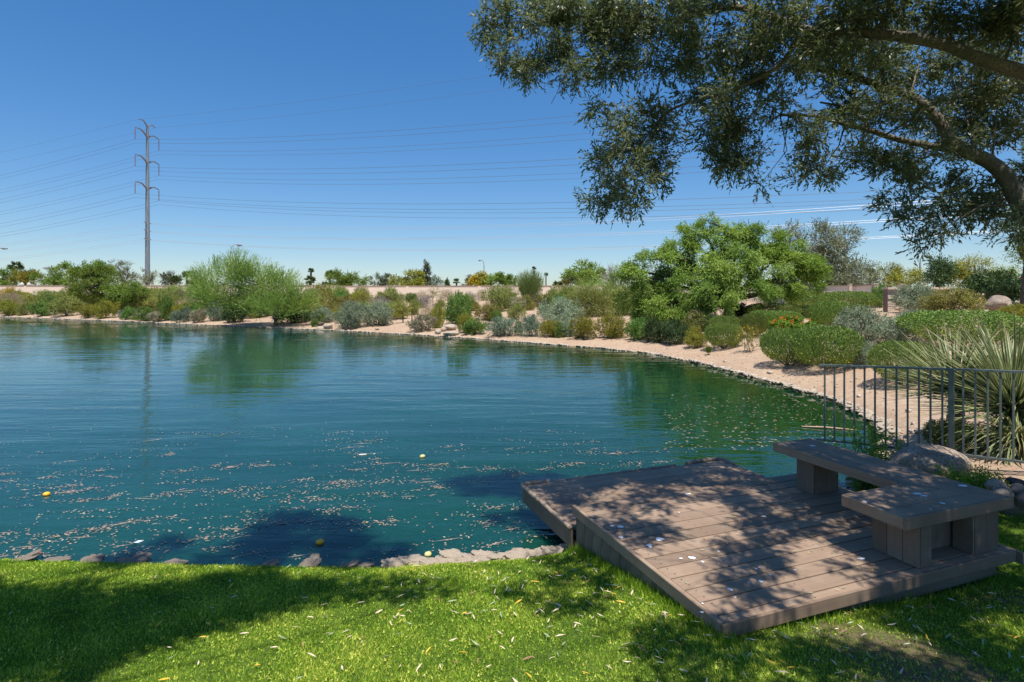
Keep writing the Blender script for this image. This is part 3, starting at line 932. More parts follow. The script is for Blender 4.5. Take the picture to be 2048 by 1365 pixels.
plant('yolive', 1392, 697, 48, 32, 'small olive bush left of the low clipped shrub')
plant('yolive', 2035, 640, 56, 30, 'yellow green shrub below the boulder at the right edge')
plant('green', 2046, 706, 46, 50, 'green shrub half hidden behind the yucca at the right edge')
plant('green', 1759, 616, 34, 40, 'upright green shrub in the gap between the wall and the stone pier')
plant('olive', 1908, 632, 116, 52, 'loose olive shrub with yellow tips above the bare gravel')
plant('dark', 2002, 618, 124, 66, 'dark blue green hedge shrub behind the round boulder')
ROW = 'shrubs on the shore under the mesquite'
for kd, px, by, w, h, lb in [
    ('yolive', 1168, 679, 60, 42, 'yellow tipped bush at the left end of the row under the mesquite'),
    ('yolive', 1226, 678, 66, 46, 'yellow tipped bush with bare soil showing beside it, second in the row'),
    ('green', 1282, 682, 60, 42, 'broad leaved green bush third in the row under the mesquite'),
    ('dark', 1310, 686, 50, 44, 'dark shaded bush fourth in the row under the mesquite'),
    ('dark', 1350, 690, 56, 46, 'dark shaded bush at the right end of the row under the mesquite'),
    ('scrub', 1398, 664, 64, 40, 'grey twiggy bush below the mesquite trunk'),
    ('dark', 1432, 662, 50, 30, 'dark low bush right of the mesquite trunk'),
    ('dark', 1294, 646, 60, 38, 'dark brush in the shade left of the mesquite trunk'),
    ('yolive', 1384, 682, 40, 26, 'yellowish bush at the foot of the grey twiggy one'),
    ('dark', 1340, 662, 60, 30, 'deep shaded brush behind the shore row'),
    ('dark', 1482, 642, 70, 34, 'dark brush under the right half of the mesquite'),
    ('feather', 1175, 634, 96, 52, 'arching feathery bush left of the mesquite, nearer one'),
    ('feather', 1240, 632, 110, 56, 'wide feathery bush against the left edge of the mesquite'),
    ('feather', 1290, 620, 90, 44, 'feathery grey green bush half under the mesquite'),
    ('scrub', 1124, 613, 60, 36, 'olive green bush behind the dry purple twigs'),
    ('scrub', 1150, 600, 50, 24, 'small olive bush below the wall left of the mesquite'),
    ('mauve', 1131, 620, 22, 18, 'purple grey dry twig ball above the tall silver bush'),
    ('mauve', 1098, 640, 34, 26, 'pale dry twigs left of the tall silver bush'),
    ('broom', 1060, 618, 74, 70, 'tall wispy green broom rising above the wall'),
    ('scrub', 995, 624, 54, 46, 'upright grey green bush left of the tall broom'),
    ('scrub', 1014, 603, 40, 26, 'small bush behind the upright one by the wall'),
    ('olive', 976, 642, 50, 28, 'olive bush above the shore brush, left one'),
    ('green', 993, 643, 26, 18, 'small round bush right of the olive one over the brush'),
    ('green', 916, 648, 54, 54, 'fresh green feathery bush above the centre boulders'),
    ('scrub', 936, 626, 26, 32, 'olive bush touching the right side of the fresh green one'),
    ('yolive', 931, 667, 34, 34, 'yellow olive bush right of the centre boulders'),
    ('green', 950, 670, 50, 30, 'dark leaved bush at the shore right of the centre boulders'),
    ('teal', 1008, 674, 70, 38, 'grey green shore bush right of the dark leaved one'),
    ('teal', 1062, 674, 52, 42, 'grey green shore bush next to the yellow green one'),
    ('bright', 1038, 671, 20, 28, 'bright green upright bush on the shore'),
    ('yolive', 1100, 675, 46, 32, 'yellow green bush at the shore left of the grey silver one'),
    ('green', 1120, 676, 28, 28, 'green bush pressed against the grey silver one'),
    ('scrub', 1032, 640, 40, 28, 'olive bush between the broom and the shore brush'),
    ('brittle', 843, 664, 50, 28, 'pale rounded brittlebush near the shore'),
    ('dry', 856, 642, 44, 26, 'straw coloured dry bush above the brittlebush'),
    ('yolive', 874, 657, 28, 38, 'mustard green bush right of the brittlebush'),
    ('scrub', 830, 630, 26, 26, 'dull green bush beside the thin saplings'),
    ('dry', 842, 605, 34, 20, 'dry bush by the wall right of the round green ball'),
    ('mauve', 848, 617, 34, 22, 'grey dry bush below the sapling in the dry patch'),
    ('green', 822, 606, 24, 17, 'round green ball bush below the wall'),
    ('scrub', 881, 620, 22, 18, 'small grey bush left of the fresh green one'),
    ('dry', 896, 602, 44, 20, 'dry bush row piece below the wall, left'),
    ('mauve', 940, 607, 34, 20, 'grey twiggy bush above the fresh green one'),
    ('dry', 965, 598, 30, 20, 'pale dry bush below the wall left of the upright bush'),
    ('mauve', 812, 604, 20, 14, 'small grey bush left of the round green ball')]:
    plant(kd, px, by, w, h, lb, group=ROW if px > 1150 and by > 660 else None)
BK = 'shrubs crowding the far left bank'
for kd, px, by, w, h, lb in [
    ('olive', 692, 627, 60, 30, 'olive bush behind the two big silver bushes'),
    ('olive', 726, 610, 50, 30, 'olive flat topped bush on a short stem by the wall'),
    ('olive', 638, 622, 54, 46, 'olive bush right of the yellow flowering spray, nearer'),
    ('scrub', 672, 606, 48, 30, 'olive bush just below the wall end'),
    ('scrub', 784, 612, 50, 32, 'green brown bush left of the dry patch'),
    ('mauve', 761, 618, 40, 22, 'purple grey bush behind the right silver bush'),
    ('yellow', 601, 628, 44, 32, 'yellow flowering spray at the right foot of the palo verde'),
    ('dark', 585, 648, 62, 34, 'big dark bush right of the palo verde trunk'),
    ('yellow', 512, 622, 38, 22, 'yellow flowered bush under the palo verde'),
    ('dark', 512, 636, 44, 34, 'dark green bush beneath the yellow flowers'),
    ('dark', 470, 646, 44, 34, 'dark bush left of the palo verde trunk'),
    ('bright', 642, 648, 16, 18, 'small bright green bush behind the pale boulders'),
    ('green', 629, 654, 14, 14, 'green bush left of the pale boulders at the shore'),
    ('brittle', 398, 645, 28, 22, 'tan leaved bush between two grey green ones'),
    ('yolive', 351, 641, 30, 28, 'yellow green round bush near the left shore'),
    ('green', 332, 642, 26, 44, 'tall narrow dark green bush near the left shore'),
    ('brittle', 315, 643, 34, 18, 'tan and grey low bush left of the tall narrow one'),
    ('green', 291, 642, 28, 24, 'green round bush above the weed at the left shore'),
    ('olive', 298, 624, 56, 28, 'wide olive bush below the acacia trunk'),
    ('bare', 366, 612, 42, 36, 'bare grey branching bush in the middle of the left bank'),
    ('scrub', 348, 602, 44, 28, 'grey green bush left of the bare branching one'),
    ('scrub', 388, 602, 40, 28, 'grey green bush right of the bare branching one'),
    ('clip', 401, 616, 50, 20, 'rounded olive mound right of the bare branching bush'),
    ('olive', 312, 600, 50, 24, 'olive bush right of the lower acacia'),
    ('mauve', 241, 639, 14, 16, 'small lavender grey bush at the left shore'),
    ('green', 256, 639, 24, 22, 'green bush right of the lavender one'),
    ('mauve', 271, 637, 20, 16, 'grey dry bush right of the green one at the shore'),
    ('bright', 272, 648, 20, 8, 'flat green weed on the waterline at the left'),
    ('olive', 187, 615, 42, 22, 'low olive bush in front of the acacia'),
    ('olive', 236, 619, 48, 22, 'low dull bush in front of the lower acacia'),
    ('yolive', 211, 637, 44, 30, 'yellow olive bush at the shore below the acacia'),
    ('yolive', 177, 636, 36, 22, 'yellow olive bush left of the one below the acacia'),
    ('scrub', 133, 633, 56, 32, 'broad bush at the far left shore with bare soil at its foot'),
    ('green', 86, 633, 42, 24, 'bluish green bush on the shore by the small soil slope'),
    ('scrub', 52, 630, 34, 24, 'brownish bush near the left edge shore'),
    ('yolive', 18, 631, 40, 26, 'olive bush at the left edge of the shore'),
    ('scrub', -22, 630, 40, 28, 'bush just past the left edge of the shore'),
    ('teal', 12, 592, 34, 18, 'grey bush under the wall at the left edge'),
    ('yellow', 20, 604, 38, 28, 'bright yellow flowering bush at the left edge'),
    ('scrub', 90, 596, 46, 22, 'brown olive bush against the wall, left of two'),
    ('teal', 112, 599, 42, 20, 'grey green bush against the wall below the acacia'),
    ('scrub', 136, 596, 32, 24, 'olive bush touching the left side of the acacia'),
    ('dry', 88, 602, 20, 9, 'small dry mound in the left bank'),
    ('olive', 58, 612, 44, 20, 'olive bush right of the bright yellow one'),
    ('olive', 104, 617, 54, 20, 'long olive bush in the middle of the far left bank'),
    ('mauve', 149, 606, 22, 10, 'mauve dry mound left of the acacia foot'),
    ('yolive', 152, 622, 36, 18, 'yellow brown bush above the left shore'),
    ('scrub', 20, 616, 40, 20, 'dull bush below the bright yellow one'),
    ('olive', 75, 624, 36, 18, 'small olive bush between the shore and the long one'),
    ('scrub', 258, 606, 40, 14, 'low scrub beneath the lower acacia'),
    ('olive', 425, 625, 36, 20, 'olive bush left of the palo verde trunks')]:
    plant(kd, px, by, w, h, lb, group=BK if px < 430 else None)
rg = rng_()
for i in range(84):
    px = rg.uniform(-30, 700) if i < 46 else rg.uniform(640, 1260); by = rg.uniform(603, 628) if px < 420 else rg.uniform(612, 642)
    kd = rg.choice(['scrub', 'olive', 'yolive', 'green', 'dry', 'brittle', 'scrub'])
    w = rg.uniform(28, 52)
    zn = next(t for x_, t in ((100, 'near the left edge'), (200, 'in front of the upper acacia'), (330, 'right of the lower acacia'), (430, 'around the bare branching bush'), (620, 'behind the palo verde trunk'), (740, 'behind the big silver bushes'),
                             (890, 'in the dry patch below the centre wall'), (1020, 'above the centre boulders'), (1100, 'around the tall broom'), (9999, 'left of the big mesquite')) if px < x_)
    cn = {'scrub': 'dull green', 'olive': 'olive', 'yolive': 'yellow olive', 'green': 'fresh green', 'dry': 'straw dry', 'brittle': 'tan leaved'}[kd]
    plant(kd, px, by, w, w * rg.uniform(.42, .62), '%s %s bush %s, %s' % ('wide' if w > 40 else 'small', cn, zn, 'lower' if by > 618 else 'higher'), name='desert_shrub', group='low scrub filling the far bank')
# thin saplings
rg = rng_()
for px, by, w, h, lb in [(727, 619, 24, 34, 'thin sapling in front of the flat topped olive bush'), (806, 646, 30, 40, 'thin twin stemmed sapling left of the brittlebush'), (824, 644, 26, 36, 'thin sapling touching the twin stemmed one'),
                         (866, 613, 26, 36, 'small leafy sapling in the dry patch below the wall'), (372, 628, 18, 22, 'young stick sapling below the bare branching bush')]:
    x, y, z = hit(px, by)
    tree('sapling', lb, px, by, y, [(px - w * .22, by - h * .72, w * .3, h * .2), (px + w * .2, by - h * .76, w * .3, h * .22), (px, by - h * .55, w * .35, h * .18), (px, by - h * .88, w * .22, h * .14)], G['olive'], TWIG, 260, rg, trunk_r=.04, group='thin saplings on the far bank', L=.3, k=5, ll=.09, lw=.03)

# flowers on the lantanas and the spindly bush: blossoms are stuff inside each bush
def blossoms(px, py, Y, w, h, n, mat, parent_label, s):
    s = s * .7
    o = next(x for x in bpy.data.objects if x.get('label') == parent_label)
    rg = rng_(); mb = MB()
    sc = next(c for c in o.children if c.name.startswith('foliage')).scale
    for _ in range(n):
        u = rg.randn(3); u /= np.linalg.norm(u); u[2] = abs(u[2])
        p = np.array((u[0] * sc[0] * .93, u[1] * sc[1] * .93, .5 * sc[2] + u[2] * sc[2] * .5))
        for _ in range(4):
            q = p + rg.randn(3) * s * .7
            mb.box(q[0] - s * .5, q[0] + s * .5, q[1] - s * .5, q[1] + s * .5, q[2] - s * .3, q[2] + s * .3)
    b = mb.build('blossoms', mat, o); b['kind'] = 'stuff'
blossoms(0, 0, 0, 0, 0, 34, G['flower'], 'lantana with orange flowers in the middle of the clipped shrubs', .045)
blossoms(0, 0, 0, 0, 0, 46, G['flower'], 'upper lantana with orange flowers against the shaded wall', .07)
blossoms(0, 0, 0, 0, 0, 9, G['yflower'], 'spindly bush with yellow flowers on the gravel', .028)

# ------------------------------------------------------------------ big trees of the far bank
rg = rng_()
MQ = [(1290, 590, 42, 36), (1262, 560, 34, 30), (1325, 545, 48, 40), (1300, 625, 36, 26), (1345, 600, 44, 34), (1360, 505, 44, 34), (1400, 550, 56, 44), (1395, 470, 40, 26), (1440, 480, 50, 32),
      (1340, 640, 34, 20, -1), (1385, 655, 30, 16, -1), (1480, 465, 44, 24), (1460, 530, 60, 44, -1.5), (1520, 480, 44, 30), (1540, 530, 56, 40), (1500, 576, 54, 26, -1.0), (1440, 590, 50, 26, -1.8), (1575, 500, 36, 34), (1600, 545, 48, 40),
      (1560, 580, 50, 20), (1600, 566, 34, 18), (1622, 542, 30, 24), (1265, 600, 26, 24), (1300, 520, 24, 20), (1400, 602, 40, 22, -1.2), (1370, 580, 38, 24, -1.0), (1330, 615, 40, 20, -1.0), (1420, 445, 20, 12), (1440, 618, 34, 18, -1.6), (1255, 540, 20, 18)]
tree('mesquite_tree', 'big bright green spreading mesquite on the right bank', 1456, 652, 27.0, MQ, G['mesq'], BARK, 23000, rg, trunk_r=.22, trunk=(0, -.1, 1.3), fork=.4, L=.30, k=8, ll=.105, lw=.034, spread=.55, up=.15, out=.8, rnd=.6, droop=.7, sub=9, tight=.30, shell=.35)
GT = [(1590, 500, 30, 30), (1640, 480, 36, 24), (1680, 500, 34, 30), (1700, 540, 36, 28), (1655, 530, 40, 34), (1620, 560, 40, 30), (1725, 555, 26, 22), (1690, 475, 24, 14), (1570, 470, 26, 14), (1740, 575, 24, 14), (1660, 575, 40, 22)]
tree('ironwood_tree', 'grey green loose tree behind the right side of the mesquite', 1650, 596, 54.0, GT, G['gray'], BARK, 3000, rg, trunk_r=.2, L=.95, k=9, ll=.22, lw=.07, spread=.6, up=.5, rnd=.6, sub=8, tight=.4, shell=.2)
PV = [(430, 561, 38, 23), (465, 546, 36, 23), (445, 596, 40, 22), (500, 576, 44, 28), (540, 586, 44, 27), (480, 606, 44, 18), (570, 596, 36, 22), (530, 616, 40, 17), (590, 606, 24, 17), (412, 581, 24, 18), (425, 604, 26, 15), (405, 596, 18, 11), (600, 596, 20, 13), (540, 618, 26, 12, -.8), (575, 620, 24, 10, -.8), (515, 622, 22, 10, -.8), (560, 571, 28, 17), (520, 551, 26, 13), (440, 611, 30, 13), (470, 536, 22, 11), (590, 621, 26, 10), (560, 626, 24, 10, -1), (480, 621, 34, 10, 1), (610, 614, 14, 8)]
tree('palo_verde_tree', 'large wispy palo verde leaning over the left shore', 553, 645, 37.0, PV, G['verde'], BARK, 4300, rg, trunk_r=.11, trunk=(-.6, 0, 1.9), L=1.0, k=12, ll=.20, lw=.026, spread=.22, up=.75, out=.55, rnd=.28, droop=.05, sub=8, tight=.38, shell=.35)
tree('acacia_tree', 'bright green acacia in front of the wall, upper one on the left bank', 205, 600, 58, [(165, 560, 26, 22), (200, 555, 30, 20), (190, 580, 36, 20), (225, 575, 24, 18), (165, 588, 22, 14), (215, 592, 26, 12), (180, 542, 20, 12)], G['bright'], BARK, 2600, rg, trunk_r=.15, L=.5, k=7, ll=.20, lw=.055, up=.2, droop=.3, group='bright acacias on the left bank')
tree('acacia_tree', 'smaller bright acacia with a bare forked foot, right of the upper one', 259, 607, 53, [(225, 588, 24, 14), (255, 584, 28, 14), (275, 590, 22, 12), (240, 598, 24, 9), (268, 600, 20, 7)], G['bright'], BARK, 1700, rg, trunk_r=.13, L=.45, k=7, ll=.18, lw=.05, up=.2, droop=.3, group='bright acacias on the left bank')

# ------------------------------------------------------------------ trees beyond the wall
def far(kind, name, label, Y, puffs, n=420, base=590, tr=.25, leaf=(.30, .12), group='trees beyond the wall', L=.8, **kw):
    xs = [q[0] for q in puffs]
    k2 = dict(L=L, k=6, ll=leaf[0], lw=leaf[1], up=.3, rnd=.6, sub=7, tight=.35)
    k2.update(kw)
    return tree(name, label, sum(xs) / len(xs), base, Y, puffs, G[kind], BARK, n, rg, trunk_r=tr, group=group, **k2)
far('bright', 'round_tree', 'flat green tree line at the left edge beyond the wall', 105, [(-10, 556, 22, 12), (18, 558, 24, 12), (5, 548, 16, 8)], 700)
far('yolive', 'round_tree', 'yellowish bush top beyond the wall beside the palm', 100, [(40, 558, 14, 10), (60, 556, 16, 12), (52, 551, 12, 6)], 500)
far('dark', 'round_tree', 'dark tree top behind the yellowish one', 125, [(62, 549, 16, 6), (50, 551, 10, 5)], 250)
far('bright', 'round_tree', 'broad green tree beyond the wall left of the tall one', 98, [(95, 558, 24, 12), (120, 553, 26, 14), (142, 560, 22, 12), (82, 561, 14, 8)], 900)
far('dark', 'round_tree', 'dark tree top above the broad green tree', 130, [(112, 544, 12, 8), (124, 542, 10, 7)], 220)
far('bright', 'round_tree', 'tall bright green tree beyond the wall behind the acacia', 92, [(150, 540, 20, 14), (175, 535, 24, 12), (195, 545, 22, 14), (215, 552, 18, 12), (160, 555, 20, 12)], 1300)
far('gray', 'eucalyptus_tree', 'grey brown eucalyptus left of the power pole', 118, [(240, 540, 15, 13), (250, 552, 16, 14), (232, 530, 8, 6), (262, 560, 14, 10), (255, 534, 8, 7)], 700, leaf=(.25, .1))
far('gray', 'eucalyptus_tree', 'smaller grey eucalyptus right behind the power pole', 130, [(280, 550, 12, 9), (300, 556, 12, 9), (290, 562, 16, 8), (308, 551, 5, 5)], 500, leaf=(.25, .1))
far('fartree', 'round_tree', 'dark round tree beside the two small palms', 120, [(335, 558, 12, 9), (350, 554, 12, 8), (345, 564, 18, 8)], 550)
far('fartree', 'round_tree', 'low dark tree between the small palm and the palo verde', 125, [(388, 563, 11, 8), (382, 568, 10, 5)], 260)
far('bright', 'mesquite_tree', 'dome shaped green tree by the leaning palm', 95, [(672, 560, 18, 14), (695, 556, 22, 12), (712, 564, 20, 10), (680, 567, 24, 8)], 1100, sub=14, tight=.3)
far('fartree', 'round_tree', 'dark twin crowned tree behind the centre wall', 120, [(754, 562, 11, 9), (773, 561, 11, 9), (763, 568, 18, 5)], 500)
far('yolive', 'round_tree', 'wide olive green tree left of the cypress', 98, [(798, 560, 15, 11), (822, 557, 20, 11), (842, 562, 16, 10), (815, 567, 30, 6)], 1100)
far('teal', 'round_tree', 'low grey green tree right of the cypress', 110, [(872, 565, 10, 7), (862, 568, 10, 5)], 260)
far('fartree', 'dark_tree', 'two dark tree tops left of the yellow tree', 135, [(936, 563, 5, 9), (932, 567, 6, 6), (948, 565, 5, 6)], 300)
far('yellow', 'palo_verde_tree', 'bright yellow flowering tree behind the curved street lamp', 92, [(955, 562, 12, 8), (962, 556, 9, 6), (947, 569, 10, 4)], 480)
far('verde', 'palo_verde_tree', 'pale green tree right of the yellow flowering one', 92, [(982, 560, 13, 10), (972, 564, 10, 8), (995, 564, 12, 8)], 500, up=.9)
far('bright', 'palo_verde_tree', 'spiky yellow green tree left of the tall broom', 92, [(1008, 562, 12, 9), (1022, 566, 12, 6)], 400, up=1.0)
far('mesq', 'mesquite_tree', 'dark green spreading tree beyond the wall left of the bare tree', 82, [(1160, 545, 24, 12), (1185, 548, 20, 14), (1145, 555, 16, 8), (1190, 560, 18, 8), (1170, 535, 16, 7)], 1100)
far('olive', 'round_tree', 'brownish low tree under the dark green spreading one', 82, [(1150, 566, 18, 8), (1170, 565, 14, 8)], 400)
far('verde', 'palo_verde_tree', 'pale wispy tree in front of the wall under the spreading one', 60, [(1180, 572, 18, 14), (1200, 578, 14, 12), (1165, 582, 14, 8)], 500, up=.9, leaf=(.2, .03), L=1.0, base=600)
far('yolive', 'palo_verde_tree', 'yellow green tree behind the shaded wall', 62, [(1776, 548, 18, 12), (1790, 555, 16, 10), (1765, 557, 12, 8)], 550, leaf=(.2, .07))
far('yolive', 'palo_verde_tree', 'yellow green tree above the stone wall', 58, [(1815, 560, 20, 11), (1835, 556, 16, 12), (1800, 563, 14, 8)], 600, leaf=(.2, .07))
far('dark', 'dark_tree', 'narrow dark tree right of the grey lamp pole', 50, [(1875, 520, 9, 16), (1880, 545, 12, 20), (1872, 565, 12, 14)], 700, leaf=(.2, .07), base=600)
far('yolive', 'palo_verde_tree', 'wide yellow green trees above the loose olive shrub', 52, [(1905, 540, 22, 16), (1930, 548, 22, 18), (1960, 545, 24, 16), (1990, 552, 22, 12), (1915, 565, 30, 12), (1975, 565, 26, 8), (1948, 530, 14, 10)], 1900, leaf=(.18, .06))
far('verde', 'palo_verde_tree', 'thin wispy tree top near the green sign', 55, [(2010, 548, 14, 10), (2022, 553, 9, 6)], 260, leaf=(.2, .03))
far('bright', 'round_tree', 'sunlit bright tree at the right edge behind the olive branches', 30, [(2050, 450, 26, 30), (2035, 468, 22, 16), (2075, 480, 40, 40), (2060, 500, 26, 20)], 1300, leaf=(.11, .04), base=600)
# bare twiggy tree and cypresses
x = (1228 - CX) / F * 66
root = empty('bare_tree', (x, 66, 1.45))
mb = MB(); rg2 = rng_()
for i in range(60):
    a = rg2.rand() * 6.28; ln = rg2.uniform(.1, .5)
    e = np.array((math.cos(a) * ln * 3.4, math.sin(a) * ln * 3.0, rg2.uniform(2.4, 4.1) * (1.1 - ln * .5)))
    m = e * .5 + np.array((0, 0, .3)) + rg2.randn(3) * .12
    mb.tube([(0, 0, -.2), m * .5, m, e], [.06, .045, .028, .008], 4, False)
    for _ in range(5):
        mb.tube([m + (e - m) * rg2.uniform(.1, .8), e + rg2.randn(3) * .35], [.016, .005], 3, False)
mb.build('branches', plain('bare_twig', (.25, .24, .17), .9), root)
tag(root, 'bare twiggy tree between the spreading tree and the big mesquite', 'tree')
def cypress(px, top, w, Y, label, mat='dark'):
    h = 590 - top
    pf = [(px + rg.uniform(-.12, .12) * w, top + h * t, w * .5 * (.22 + .78 * math.sin(min(1, t * 1.5) * 1.57)), h * .13) for t in np.linspace(.08, .9, 9)]
    far(mat, 'cypress_tree', label, Y, pf, 900, leaf=(.22, .10), L=.5, up=1.0)
cypress(851, 523, 17, 105, 'tall dark cypress beyond the middle of the wall', 'fartree')
cypress(895, 561, 7, 130, 'tiny distant cypress right of the tall one')

# palms
def palm(px, top, r_px, Y, label, nf=26, lean=0, droop=.6, base=590, tw=.16, skirt=False, double=None):
    x = (px - CX) / F * Y; z = EYE + (HY - top - r_px * .9) / F * Y; R_ = r_px / F * Y
    g = 1.4
    root = empty('palm_tree', (x, Y, g))
    h = z - g
    MB().tube([(lean, 0, -.4), (lean * .3, 0, h * .5), (0, 0, h)], [tw * 1.2, tw, tw * .9], 7).build('trunk', BARK, root)
    rg = rng_(); V = []; T = []
    for i in range(nf):
        a = rg.rand() * 6.283; el = rg.uniform(-.5, 1.25)
        d = np.array((math.cos(a) * math.cos(el), math.sin(a) * math.cos(el), math.sin(el)))
        st = d * R_ * .35
        m = 9
        side = unit(np.cross(d, (0, 0, 1.0)) + 1e-4)
        for j in range(m):
            t = (j - (m - 1) / 2) / m * 2.2
            dd = unit(d * math.cos(t) + side * math.sin(t) + np.array((0, 0, -.25 * droop)))
            V.append(leaf_quads((st)[None], dd[None], np.array([R_ * .75]), np.array([R_ * .16]), rg, -.3)); T.append(rg.rand() * .7 + .1)
    V = np.concatenate(V); V[:, 2] += h
    me = mesh('fronds', V, np.arange(len(V)).reshape(-1, 4), G['palm'], attr={'tint': np.repeat(T, 4)})
    link('fronds', me, root)
    if skirt:
        v2 = []
        for i in range(40):
            a = rg.rand() * 6.283
            d = unit(np.array((math.cos(a) * .45, math.sin(a) * .45, -1.0)))
            v2.append(leaf_quads(np.array([[0, 0, h - rg.rand() * R_ * .4]]), d[None], np.array([R_ * .8]), np.array([R_ * .12]), rg))
        v2 = np.concatenate(v2)
        link('dead_fronds', mesh('dead_fronds', v2, np.arange(len(v2)).reshape(-1, 4), G['dry'], attr={'tint': np.full(len(v2), .2)}), root)
    return tag(root, label, 'palm', 'palms beyond the wall')
palm(31, 523, 14, 110, 'lone fan palm above the wall at the far left', tw=.28)
palm(349, 550, 10, 115, 'short palm in front of the dark round tree', tw=.2)
palm(374, 541, 11, 110, 'fan palm just left of the palo verde', tw=.22)
palm(622, 536, 7, 115, 'narrow headed upper palm right of the palo verde', tw=.2, skirt=True)
palm(620, 551, 12, 100, 'fuller lower palm right of the palo verde', tw=.22)
palm(660, 540, 10, 105, 'palm partly hidden by the dome shaped tree', tw=.2, skirt=True)
palm(649, 563, 8, 110, 'tiny palm crown just over the wall end', tw=.2)
palm(913, 557, 8, 115, 'small palm over the wall right of the tall cypress', tw=.2)
palm(1068, 533, 5, 130, 'tall thin palm seen through the broom', tw=.14)
palm(1092, 545, 5, 130, 'second thin palm right of the broom', tw=.14)
palm(1078, 556, 5, 125, 'short thin palm between the two tall ones', tw=.14)
palm(1116, 560, 12, 84, 'low spiky palm just above the wall', tw=.2)
palm(1740, 535, 9, 75, 'palm peeking out right of the grey green tree', tw=.15)
# little things by the wall
for px, lb in ((44, 'small pale capped post left on the wall line'), (58, 'small green capped post right on the wall line')):
    x = (px - CX) / F * 90
    r = empty('marker_post', (x, 90, 1.4))
    MB().tube([(0, 0, 0), (0, 0, 2.1)], .28, 8).build('post', plain('post_green', (.10, .15, .12), .7), r)
    MB().tube([(0, 0, 2.1), (0, 0, 2.35), (0, 0, 2.55)], [.3, .24, .05], 8).build('cap', plain('post_cap', (.5, .5, .42), .7), r)
    tag(r, lb, 'post', 'small posts on the wall line')
# ------------------------------------------------------------------ deck
DA = math.atan2(.347, .938)
DO = np.array((1.151, 3.05, 0.0))
D1 = np.array((math.cos(DA), math.sin(DA), 0)); D2 = np.array((-math.sin(DA), math.cos(DA), 0))
def duv(u, v, z=0.0): return DO + D1 * u + D2 * v + np.array((0, 0, z))
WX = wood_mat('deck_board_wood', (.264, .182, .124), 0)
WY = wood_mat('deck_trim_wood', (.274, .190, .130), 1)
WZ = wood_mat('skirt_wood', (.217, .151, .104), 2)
RIM = plain('worn_rim', (.30, .225, .165), .75, var=.25, scale=14, bmp=.3)
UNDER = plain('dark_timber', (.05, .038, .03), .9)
deck = empty('viewing_deck', DO, DA)
tag(deck, 'brown composite board deck reaching over the lake with a lower step along its water side', 'deck')
rg = rng_()
ZT = .53
vs_ = [.024] + [.0925 + .1445 * k for k in range(13)]
for k in range(13):
    v0, v1 = vs_[k] + (.004 if k else 0), vs_[k + 1] - .007
    dz = rg.uniform(-.0012, .0012)
    me = MB().plank(-1.25, 1.25, -(v1 - v0) / 2, (v1 - v0) / 2, -.028, 0, .003).me('board', WX)
    link('board', me, deck, (1.288, (v0 + v1) / 2, ZT - .002 + dz), (0, 0, rg.uniform(-.0006, .0006)))
for k in range(8):
    v0 = 1.842 + .1385 * k
    me = MB().plank(-1.255, 1.255, -.0665, .0665, -.028, 0, .003).me('board', WX)
    link('board', me, deck, (1.27, v0 + .069, .34 + rg.uniform(-.001, .001)))
MB().plank(0, 2.56, 0, .0205, ZT - .078, ZT + .002, .004).build('front_fascia', WX, deck)
MB().plank(0.0, .034, .022, 1.832, ZT - .078, ZT + .003, .005, 'y').build('side_fascia', WY, deck)
MB().plank(2.542, 2.562, .022, 1.832, ZT - .078, ZT + .001, .004, 'y').build('side_fascia', WY, deck)
MB().plank(2.575, 2.595, -.03, .55, ZT - .09, ZT - .005, .004, 'y').build('loose_side_board', WY, deck)
MB().plank(.036, 2.54, 1.815, 1.832, ZT - .17, ZT - .031, .003).build('riser', WX, deck)
MB().plank(.05, 2.46, .07, .092, ZT - .19, ZT - .080, .003).build('lower_front_board', WX, deck)
k = 0; v = .024
while v < 1.80:
    w = min(.1365, 1.815 - v)
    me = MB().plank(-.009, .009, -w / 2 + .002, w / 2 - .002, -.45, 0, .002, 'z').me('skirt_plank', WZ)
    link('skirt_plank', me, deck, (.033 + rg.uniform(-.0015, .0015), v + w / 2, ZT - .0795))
    v += .1365
SCREW = plain('screw_head', (.05, .04, .035), .5)
mb = MB()
for k in range(13):
    for u in (.10, .72, 1.3, 1.9, 2.48):
        for dv in (.035, -.035):
            vm = (vs_[k] + vs_[k + 1]) / 2 + dv * min(1, (vs_[k + 1] - vs_[k]) / .13); uu_ = u + rg.uniform(-.006, .006)
            mb.add([(uu_ + .0048 * math.cos(t), vm + .0048 * math.sin(t), ZT + .0004) for t in (0, 1.05, 2.1, 3.14, 4.2, 5.24)], [[0, 1, 2, 3, 4, 5]])
o = mb.build('screw_heads', SCREW, deck); o['kind'] = 'stuff'
